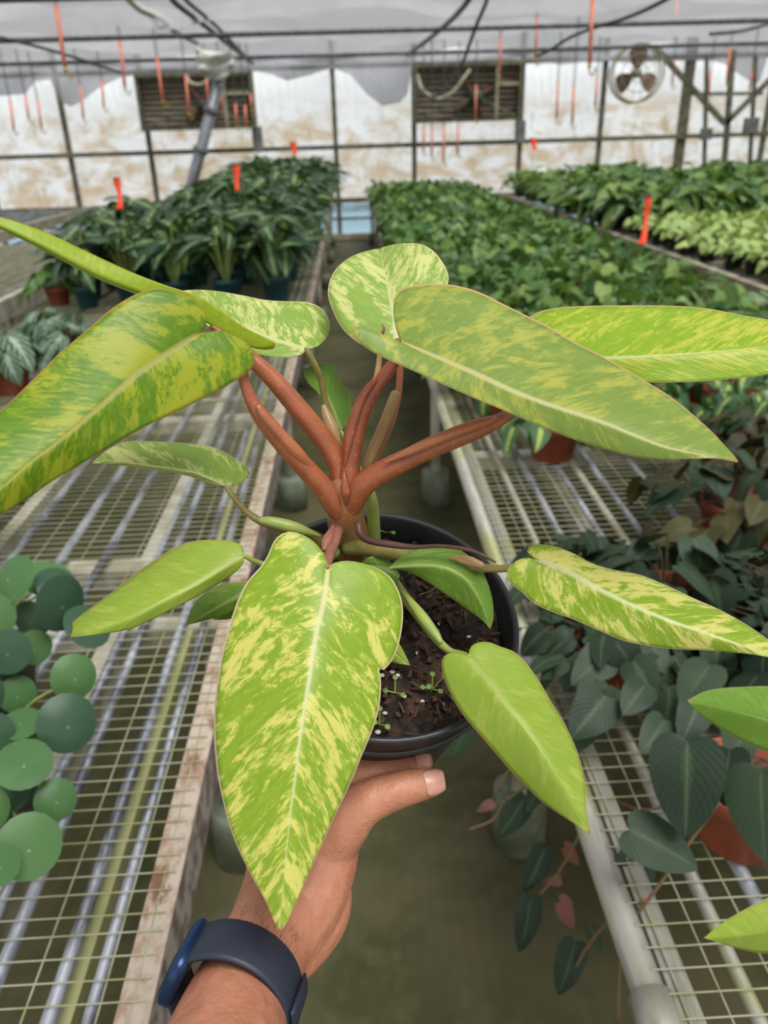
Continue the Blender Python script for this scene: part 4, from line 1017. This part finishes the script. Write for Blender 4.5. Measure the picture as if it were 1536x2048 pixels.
fleaf([B, (1110,1132), (1150,1150), (1200,1178), (1250,1203), (1300,1225), (1360,1248), (1420,1268), (1500,1296), T],
      [B, (1062,1113), (1053,1100), (1060,1092), (1080,1089), (1110,1093), (1150,1108), (1180,1125), (1220,1138), (1280,1150), (1330,1170), (1390,1198), (1440,1220), (1490,1248), (1530,1275), (1565,1304), T],
      [B, (1055,1116), (1035,1120), (1018,1135), (1013,1150), (1022,1168), (1045,1185), (1065,1205), (1100,1222), (1150,1240), (1200,1262), (1250,1282), (1300,1292), (1350,1298), (1420,1301), (1480,1306), (1536,1314), T],
      .445, .40, V_CREAM, .014, -.002, .003, -.01, N=52)
B = (938, 1313); T = (1180, 1668)
fleaf([B, (960,1340), (985,1370), (1010,1405), (1040,1440), (1070,1480), (1100,1525), (1130,1575), (1155,1620), T],
      [B, (938,1300), (950,1287), (975,1284), (1000,1293), (1030,1305), (1055,1330), (1080,1365), (1100,1400), (1125,1440), (1145,1480), (1160,1520), (1168,1560), (1171,1600), (1173,1632), T],
      [B, (915,1305), (895,1308), (884,1320), (885,1345), (895,1375), (910,1405), (930,1435), (960,1470), (990,1505), (1020,1540), (1050,1570), (1080,1600), (1110,1622), (1145,1645), T],
      .435, .395, V_SOFT, .010, .004, .004, -.012, N=52, label='smooth yellow-green leaf hanging over the pot rim')
B = (775, 1138); T = (981, 1259)
fleaf([B, (830,1130), (880,1132), (925,1152), (955,1190), (972,1230), T],
      [B, (800,1115), (835,1098), (870,1090), (905,1093), (935,1110), (960,1135), (975,1165), (985,1200), (987,1235), T],
      [B, (810,1142), (840,1155), (880,1180), (915,1205), (950,1230), (970,1246), T],
      .470, .462, V_GREEN, .018, .012, .0, -.01, label='small curled green leaf over the soil')
B = (487, 1110); T = (139, 1274)
fleaf([B, (440,1140), (390,1170), (330,1200), (270,1230), (200,1258), T],
      [B, (484,1092), (465,1083), (430,1080), (390,1082), (350,1095), (310,1120), (270,1148), (230,1180), (190,1210), (160,1232), (143,1248), (147,1258), T],
      [B, (487,1125), (470,1145), (440,1165), (400,1190), (350,1215), (300,1240), (260,1258), (200,1268), T],
      .465, .43, V_SOFT, .012, -.004, .002, -.008)
B = (452, 972); T = (183, 926)
fleaf([B, (430,962), (390,946), (340,937), (280,928), (220,921), T],
      [B, (480,967), (499,950), (495,935), (480,925), (450,905), (420,893), (370,887), (300,883), (250,884), (215,900), T],
      [B, (420,967), (380,953), (330,942), (270,934), (220,928), T],
      .478, .455, V_PALE, .025, .006, .0, -.006)
B = (505, 1178); T = (370, 1251)
fleaf([B, (470,1195), (430,1217), T], [B, (490,1166), (450,1168), (420,1180), (390,1205), T], [B, (495,1200), (460,1226), (420,1238), T], .50, .49, V_GREEN, .005, 0, .004, N=24, M=6)
B = (505, 1190); T = (425, 1240)
fleaf([B, (470,1216), T], [B, (490,1186), (450,1212), T], [B, (500,1214), (465,1236), T], .515, .51, V_GREEN, .005, 0, .004, N=16, M=5)
B = (690, 1225); T = (821, 1331)
fleaf([B, (740,1262), (785,1300), T], [B, (720,1225), (770,1255), (800,1290), T], [B, (700,1270), (740,1310), (785,1325), T], .475, .478, V_SOFT, .003, 0, .002, N=20, M=6)
B = (682, 862); T = (611, 738)
fleaf([B, (668,820), (650,780), (632,752), T],
      [B, (660,840), (645,810), (635,785), (620,770), (608,750), T],
      [B, (700,842), (706,815), (700,790), (682,765), (668,735), (655,726), (630,727), T], .53, .54, V_GREEN, -.004, .016, .0, -.006, N=28, M=7)
B = (800, 1150); T = (720, 1128)
fleaf([B, (770,1135), T], [B, (775,1118), (745,1112), T], [B, (790,1172), (760,1165), (735,1148), T], .49, .49, V_GREEN, N=16, M=5)

# ------------------------------------------------------------------ stem, petioles and sheaths
def petmat(name, a, b, c=None):
    q = NT(name); ob = q.obj(); n1 = q.noise(ob, 60, 4, .6); n2 = q.noise(ob, 420, 2, .5)
    cc = q.mix(q.ramp(n1, .35, .65), a, b); cc = q.mix(q.math('MULTIPLY', q.ramp(n2, .60, .72), .35), cc, c or (.62, .32, .16))
    q.color(cc); q.b.inputs['Roughness'].default_value = .38; q.b.inputs['Subsurface Weight'].default_value = .0
    return q.m
M_PET = petmat('orange_petiole', (.36, .105, .040), (.28, .085, .035))
M_PETD = petmat('deep_red_petiole', (.33, .085, .036), (.25, .065, .03))
M_SHEATH = petmat('salmon_sheath', (.40, .13, .055), (.33, .11, .05))
M_PETG = petmat('olive_petiole', (.24, .22, .055), (.20, .15, .045), (.4, .36, .12))
M_PETY = petmat('lime_petiole', (.33, .40, .09), (.27, .35, .08), (.45, .48, .16))
M_PETP = petmat('tan_sheath', (.40, .24, .10), (.34, .21, .085), (.5, .4, .2))
M_STEM = petmat('stem_green_red', (.33, .13, .045), (.27, .17, .06))
M_MAUVE = petmat('mauve_sheath', (.30, .12, .08), (.24, .10, .07))
M_ROOT = petmat('dry_root', (.11, .04, .025), (.06, .03, .02), (.15, .07, .04))
def pet(pts, mat, name='petiole', parent=None, seg=12, flat=1.0, ends=True):
    p = [P(x, y, z) for x, y, z, w_ in pts]; r_ = [w_*.5*z/FPX for x, y, z, w_ in pts]
    return MB().capsule(p, r_, seg, 6, flat).build(name, mat, parent or root, True)
st = pet([(722,1128,.545,70), (706,1092,.525,76), (694,1050,.502,78), (690,1010,.486,66), (686,975,.478,50)], M_STEM, 'stem', seg=16)
a = pet([(692,1045,.494,30), (672,1012,.481,46), (640,968,.470,43), (600,925,.460,41), (560,880,.452,39), (528,840,.447,36), (505,805,.443,27), (490,768,.440,22), (484,742,.437,21), (462,712,.436,19), (430,685,.432,16), (402,667,.4265,10)], M_PET)
pet([(655,975,.474,5), (600,912,.455,26), (560,868,.446,24), (528,832,.440,20), (518,815,.438,14)], M_SHEATH, 'sheath', a)
a = pet([(692,1035,.496,30), (688,985,.483,44), (678,930,.478,46), (655,890,.474,44), (620,845,.470,42), (580,797,.466,40), (545,757,.463,36), (510,724,.460,32), (470,690,.458,26), (425,654,.4535,12)], M_PET)
a = pet([(693,1030,.494,30), (697,985,.479,42), (700,925,.474,42), (708,870,.470,41), (724,820,.466,38), (748,778,.462,32), (776,742,.458,27), (795,712,.452,20), (803,688,.437,10)], M_PETD)
pet([(690,930,.468,5), (700,870,.463,20), (716,815,.459,19), (735,778,.457,16), (749,762,.456,11)], M_PETD, 'sheath', a)
a = pet([(693,1040,.492,34), (706,1000,.480,50), (735,962,.470,48), (790,930,.463,45), (850,902,.460,42), (910,878,.459,39), (960,858,.460,35), (995,842,.462,28), (1030,818,.467,22), (1060,780,.472,20), (1082,735,.475,15), (1090,716,.4755,8)], M_PET)
pet([(770,925,.455,5), (830,898,.451,20), (890,872,.450,22), (940,853,.452,22), (978,841,.455,17), (992,838,.458,10)], M_SHEATH, 'sheath', a)
a = pet([(712,985,.492,20), (735,940,.494,24), (760,890,.496,24), (782,840,.497,20), (795,795,.497,15), (799,760,.496,14), (799,730,.495,14), (796,680,.491,9)], M_SHEATH)
pet([(722,962,.487,5), (740,915,.487,22), (762,865,.488,24), (780,820,.489,24), (790,790,.490,20)], M_PETP, 'sheath', a)
a = pet([(690,960,.515,16), (676,890,.522,18), (664,850,.525,17), (650,800,.522,13), (643,765,.518,13), (632,735,.512,13), (618,708,.507,12), (612,698,.5055,8)], M_PETG)
pet([(680,905,.514,5), (668,868,.516,24), (655,835,.517,22), (648,815,.518,12)], M_PETP, 'sheath', a)
a = pet([(672,1098,.505,28), (620,1072,.496,28), (570,1056,.489,23), (525,1044,.486,17), (495,1025,.484,13), (472,1000,.481,12), (458,982,.479,11), (452,973,.4785,8)], M_PETG)
pet([(640,1072,.488,5), (590,1056,.482,25), (545,1044,.480,22), (525,1041,.480,15)], M_PETY, 'sheath', a)
a = pet([(700,1095,.500,36), (750,1098,.492,34), (800,1108,.487,32), (860,1122,.480,28), (920,1132,.470,22), (965,1136,.464,18), (1010,1137,.457,15), (1045,1130,.450,12), (1074,1121,.4455,8)], M_PETG)
pet([(900,1115,.464,5), (935,1121,.460,20), (962,1130,.458,15)], M_PETP, 'sheath', a)
a = pet([(735,1110,.512,22), (775,1148,.505,22), (810,1195,.492,22), (845,1240,.478,22), (875,1280,.466,18), (900,1302,.453,14), (925,1308,.442,12), (938,1312,.4355,8)], M_PETY)
pet([(800,1175,.487,5), (840,1228,.472,22), (868,1265,.463,20), (880,1282,.459,12)], M_PETY, 'sheath', a)
a = pet([(750,1085,.555,24), (746,1030,.545,26), (741,990,.535,22), (720,945,.532,14), (700,905,.531,12), (688,875,.5305,10), (682,863,.5305,7)], M_PETY)
pet([(668,1105,.50,26), (600,1130,.492,20), (545,1132,.48,14), (515,1125,.472,12), (490,1112,.4655,9)], M_PETY)
a = pet([(676,1048,.492,30), (668,1080,.478,26), (660,1105,.464,22), (656,1122,.455,20), (655,1134,.4485,12)], M_MAUVE)
pet([(668,1050,.482,5), (655,1080,.470,22), (648,1098,.463,12)], M_MAUVE, 'sheath', a)
# new shoot tip, brown aerial root along the pot
pet([(752,765,.459,15), (757,735,.460,13), (760,705,.460,11), (763,675,.459,8), (768,658,.457,4), (766,650,.4565,2)], M_PETP, 'new_shoot')
pet([(764,668,.452,6), (768,656,.452,5), (764,649,.452,2)], M_PETD, 'shoot_tip')
pet([(716,1050,.478,16), (722,1070,.474,14), (742,1082,.470,14), (790,1090,.466,14), (830,1094,.463,10), (880,1092,.458,8), (930,1098,.452,8), (965,1110,.448,7), (990,1124,.446,4)], M_ROOT, 'aerial_root', seg=8)
pet([(692,1010,.474,5), (692,985,.469,20), (689,962,.467,12), (688,945,.467,3)], M_PETD, 'leaf_scar', seg=10)
pet([(812,1335,.515,5), (822,1360,.51,5), (818,1390,.505,4), (790,1400,.50,4)], M_ROOT, 'root', soil, 6)
pet([(838,1190,.535,5), (862,1182,.537,5), (885,1160,.54,4)], M_ROOT, 'root', soil, 6)
# seedling weeds in the pot
sg = MB().add(*(lambda g: (g[0], g[1], [tuple(q) for q in g[2]]))(peltate(.0036, 10, 2, .1))).mesh('leaf'); sg.materials.append(ML_YELLOWGREEN)
for (x, y, n, l_) in ((862, 1385, 5, 'sprouting below the smooth hanging leaf'), (788, 1392, 3, 'beside the notch of the largest leaf'), (757, 1455, 4, 'at the near rim of the pot'), (772, 1072, 3, 'beside the stem at the far rim')):
    d = ray(x, y); c0 = RIM-PN*.017; tt = ((c0-CAM)@PN)/(d@PN); g0 = CAM+d*tt
    r = tag(empty('seedling', g0), 'tiny green seedling %s in the black pot' % l_, 'seedling')
    sm = MB()
    for k in range(n):
        an = k*2.4; q = g0+PN*(.006+.003*k)+(ax1*math.cos(an)+ax2*math.sin(an))*.006
        sm.tube([g0-PN*.004, g0+PN*.004, q], .0005, 4)
        o = child('leaf', sg, r, q-g0); o.rotation_mode = 'QUATERNION'; o.rotation_quaternion = Vector(PN).to_track_quat('Z', 'Y')
    sm.build('stems', M_PETY, r)

# second variegated plant reaching in from the right picture edge
p2 = tag(empty('philodendron_plant', (.92, .62, BZ+.004)), 'variegated philodendron mostly outside the right edge, two lime leaf tips showing', 'potted plant')
child('pot', POT_BLACK[0], p2); child('soil', POT_BLACK[1], p2)
B = (1680, 1470); T = (1374, 1401)
fleaf([B, (1600,1455), (1536,1440), (1480,1425), (1430,1413), T], [B, (1660,1410), (1600,1380), (1540,1373), (1490,1374), (1450,1376), (1410,1383), T], [B, (1650,1520), (1600,1518), (1536,1504), (1490,1485), (1450,1464), (1402,1430), T], .80, .66, V_GREEN, 0, 0, .004, -.01, parent=p2, N=30, M=7)
B = (1700, 1800); T = (1407, 1876)
fleaf([B, (1620,1836), (1536,1860), (1480,1870), T], [B, (1640,1745), (1590,1766), (1536,1795), (1500,1813), (1450,1842), T], [B, (1690,1860), (1620,1900), (1536,1907), (1490,1901), (1450,1889), T], .78, .63, V_SOFT, 0, 0, .004, -.01, parent=p2, N=30, M=7)
for (x, y, z) in ((1680, 1470, .80), (1700, 1800, .78)):
    MB().capsule([np.array((.92, .62, BZ+.09)), (np.array((.92, .62, BZ+.09))+P(x, y, z))/2+np.array((0, 0, .05)), P(x, y, z)], [.006, .005, .003], 8, 5).build('petiole', M_PET, p2, True)

# ------------------------------------------------------------------ hand, forearm, watch
m = NT('skin'); ob = m.obj()
n1 = m.noise(ob, 22, 4, .6); n2 = m.noise(ob, 160, 5, .65); n3 = m.noise(m.mapv(ob, (1, .5, 1.4)), 420, 3, .6)
c_ = m.mix(m.ramp(n1, .35, .68), (.50, .215, .125), (.40, .150, .085)); c_ = m.mix(m.math('MULTIPLY', m.ramp(n2, .45, .7), .35), c_, (.58, .29, .19))
m.color(c_); m.b.inputs['Roughness'].default_value = .48; m.b.inputs['Subsurface Weight'].default_value = .08
m.b.inputs['Subsurface Radius'].default_value = (.006, .002, .001); m.b.inputs['Subsurface Scale'].default_value = .6
wv = m.n('TexWave', Scale=38.0, Distortion=3.0, Detail=3.0); wv.inputs['Detail Scale'].default_value = 1.5; m.l(m.mapv(ob, (.5, 1.2, 1)), wv.inputs[0])
m.bump(m.math('ADD', m.math('MULTIPLY', n3, .5), m.math('ADD', m.math('MULTIPLY', n2, .8), m.math('MULTIPLY', wv.outputs[1], .55))), .5, .0018); M_SKIN = m.m
def ch(mb, pts, flat=1.0, upv=None, seg=14):
    mb.capsule([P(x, y, z) for x, y, z, r_ in pts], [r_ for *_, r_ in pts], seg, 5, flat, upv)
hb = MB()
ch(hb, [(395,2330,.30,.031), (425,2180,.345,.0305), (458,2060,.385,.029), (492,1972,.415,.0272), (528,1895,.438,.0262), (560,1835,.455,.027)], 1.0, None, 20)   # forearm to wrist
ch(hb, [(515,1915,.440,.0235), (540,1850,.462,.0245), (560,1780,.482,.024), (575,1700,.497,.022), (590,1620,.505,.018)])                                     # back of the hand
ch(hb, [(560,1880,.446,.022), (600,1815,.462,.024), (630,1745,.472,.0245), (650,1690,.476,.0225), (672,1640,.474,.018)])                                        # thenar
ch(hb, [(585,1900,.452,.018), (628,1850,.470,.0185), (648,1800,.486,.018), (640,1740,.505,.018), (620,1670,.520,.018)])                                         # heel of the hand
ch(hb, [(560,1740,.490,.022), (600,1690,.500,.022), (610,1630,.505,.020)])
ch(hb, [(650,1690,.474,.0195), (690,1640,.468,.0170), (730,1606,.466,.0135), (790,1582,.466,.0112), (830,1571,.468,.0104), (862,1565,.470,.0088)], 1.0, None, 18)   # thumb
ch(hb, [(585,1660,.495,.017), (600,1590,.484,.0125), (680,1548,.480,.0105), (770,1535,.482,.0092), (842,1523,.488,.0080)])                                           # index finger
ch(hb, [(575,1670,.505,.016), (580,1610,.535,.0115), (640,1575,.580,.0100), (715,1530,.622,.0092), (765,1500,.632,.0082)])
ch(hb, [(580,1700,.520,.016), (595,1640,.560,.0110), (650,1600,.605,.0098), (715,1560,.640,.0088), (765,1530,.650,.0078)])
ch(hb, [(600,1730,.525,.015), (615,1680,.565,.0100), (660,1640,.605,.0088), (710,1600,.635,.0078), (745,1575,.650,.0068)])
person = hb.build('person', M_SKIN, None, True, P(545, 1880, .44))
tag(person, 'bare left forearm and hand gripping the black pot from below', 'person')
md = person.modifiers.new('fuse', 'REMESH'); md.mode = 'VOXEL'; md.voxel_size = .0016; md.use_smooth_shade = True
md = person.modifiers.new('soften', 'SMOOTH'); md.factor = .5; md.iterations = 9
M_NAIL = simple('finger_nail', (.56, .27, .20), (.62, .34, .27), 60, .28)
def nail(path, r_, half, name='thumb_nail'):
    p = [P(*q) for q in path]; v = []
    p, _ = smooth(p, None, 5); n = len(p)
    for i in range(n):
        t = nrm(p[min(i+1, n-1)]-p[max(i-1, 0)]); d = nrm(CAM-p[i]); d = nrm(d-(d@t)*t); s = np.cross(t, d)
        u = i/(n-1); hw = half*(1-.25*abs(2*u-1)**3); rr = r_*(1-.22*u*u)
        for k in range(9):
            an = (k/4-1)*hw; v.append(p[i]+rr*(math.cos(an)*d*.98+math.sin(an)*s))
    f = [(i*9+k, i*9+k+1, (i+1)*9+k+1, (i+1)*9+k) for i in range(n-1) for k in range(8)]
    o = MB().add(v, f).build(name, M_NAIL, person, True)
    md = o.modifiers.new('thick', 'SOLIDIFY'); md.thickness = .0008; md.offset = 1
    return o
nail([(846, 1569, .4690), (858, 1566, .4697), (872, 1563, .4705), (884, 1561, .4712)], .0093, .95)
nail([(826, 1526, .4865), (838, 1524, .4875), (854, 1521, .489)], .0081, .8, 'index_nail')
# fine dark hairs on the wrist
hr = MB(); rh = random.Random(9)
for k in range(420):
    u = rh.random(); cx = 455+105*u+rh.gauss(0, 6); cy = 2065-235*u
    if 1880 < cy < 1985: continue
    off = rh.uniform(-85, 55); x, y = cx+off*.87, cy+off*.47; z0 = .385+.066*u
    zz = z0-math.sqrt(max(0, (.0305-.0042*u)**2-(off*z0/FPX)**2))
    p = P(x, y, zz+.0004); d = (R_*rh.uniform(-.9, .1)-U_*rh.uniform(.3, 1.0))*rh.uniform(.003, .007)
    hr.tube([p, p+d*.5-F_*.0008, p+d-F_*.0012], [.00008, .00007, .00004], 3, False)
M_HAIR = simple('arm_hair', (.03, .018, .012), None, rough=.6)
tag(hr.build('arm_hair', M_HAIR, person), kind='stuff')

M_BAND = simple('navy_rubber_band', (.013, .019, .036), (.016, .022, .041), 30, .5)
M_CASE = simple('blue_aluminium_case', (.018, .045, .12), (.022, .05, .13), 30, .30, .6)
M_GLASSB = simple('black_watch_glass', (.01, .011, .013), None, rough=.08)
wc = P(470, 1978, .405); wa = nrm(P(528, 1895, .438)-P(458, 2060, .385)); ws = nrm(R_*.877-U_*.48); ws = nrm(ws-(ws@wa)*wa); wt = np.cross(ws, wa)
if wt@(CAM-wc) < 0: wt = -wt                          # toward the lens
watch = tag(empty('smart_watch', wc), 'navy blue smart watch with rubber band worn on the wrist', 'watch')
A_, B_ = .0325, .0295
def band(t0, t1, hw0, hw1, grow, thick, name, mat, par, n=40):
    v = []
    for i in range(n+1):
        u = i/n; t = t0+(t1-t0)*u; hw = hw0+(hw1-hw0)*u
        if name == 'band_tail': hw *= math.sqrt(max(.02, 1-max(0, (u-.75)/.25)**2))
        d = ws*math.cos(t)+wt*math.sin(t)
        ctr = wc+ws*math.cos(t)*(A_+grow)+wt*math.sin(t)*(B_+grow)
        for q in ((-hw, 0), (-hw, thick*.6), (-hw*.85, thick), (hw*.85, thick), (hw, thick*.6), (hw, 0)):
            v.append(ctr+wa*q[0]+d*q[1])
    f = [(i*6+k, i*6+(k+1) % 6, (i+1)*6+(k+1) % 6, (i+1)*6+k) for i in range(n) for k in range(6)]+[(5, 4, 3, 2, 1, 0), tuple(n*6+k for k in range(6))]
    return MB().add(v, f).build(name, mat, par, True)
bd = band(math.radians(176), math.radians(-150), .0138, .0130, -.0012, .0030, 'band', M_BAND, watch, 70)
bt = band(math.radians(36), math.radians(-70), .0130, .0124, .0024, .0022, 'band_tail', M_BAND, watch, 30)
for k in range(4):
    t = math.radians(20-15*k); d = ws*math.cos(t)+wt*math.sin(t); c0 = wc+ws*math.cos(t)*(A_+.0043)+wt*math.sin(t)*(B_+.0043)
    MB().lathe([(0, .0006), (.0015, .0006), (.0015, -.001), (0, -.001)], c0, d, 12).build('adjust_hole', M_GLASSB, bt, True)
# case: rounded slab on the back of the wrist
t = math.radians(184); dn = ws*math.cos(t)+wt*math.sin(t); tt_ = -ws*math.sin(t)+wt*math.cos(t)
cc0 = wc+ws*math.cos(t)*(A_-.0018)+wt*math.sin(t)*(B_-.0018)
def slab(hx, hy, hz, c0, rad_, name, mat, par):
    v = []; NSG = 40
    prof = ((-hz, -.0022), (-hz*.7, -.0006), (0, 0), (hz*.55, -.0004), (hz*.85, -.0014), (hz, -.0034))
    for h, ins in prof:
        for k in range(NSG):
            th = 2*math.pi*k/NSG; c_, s_ = math.cos(th), math.sin(th); e = 4.0
            rr = (abs(c_)**e+abs(s_)**e)**(-1/e)
            v.append(c0+wa*(hx+ins)*rr*c_+tt_*(hy+ins)*rr*s_+dn*h)
    n = len(prof)
    f = [(i*NSG+k, i*NSG+(k+1) % NSG, (i+1)*NSG+(k+1) % NSG, (i+1)*NSG+k) for i in range(n-1) for k in range(NSG)]+[tuple(range(NSG))[::-1], tuple((n-1)*NSG+k for k in range(NSG))]
    return MB().add(v, f).build(name, mat, par, True)
slab(.0195, .0175, .0042, cc0, 0, 'case', M_CASE, watch)
slab(.0175, .0148, .0012, cc0+dn*.0036, 0, 'screen', M_GLASSB, watch)
cr = cc0+tt_*.0165+wa*.006
MB().lathe([(0, .002), (.003, .0018), (.0034, .001), (.0034, -.002), (0, -.002)], cr, tt_, 18).build('crown', M_CASE, watch, True)
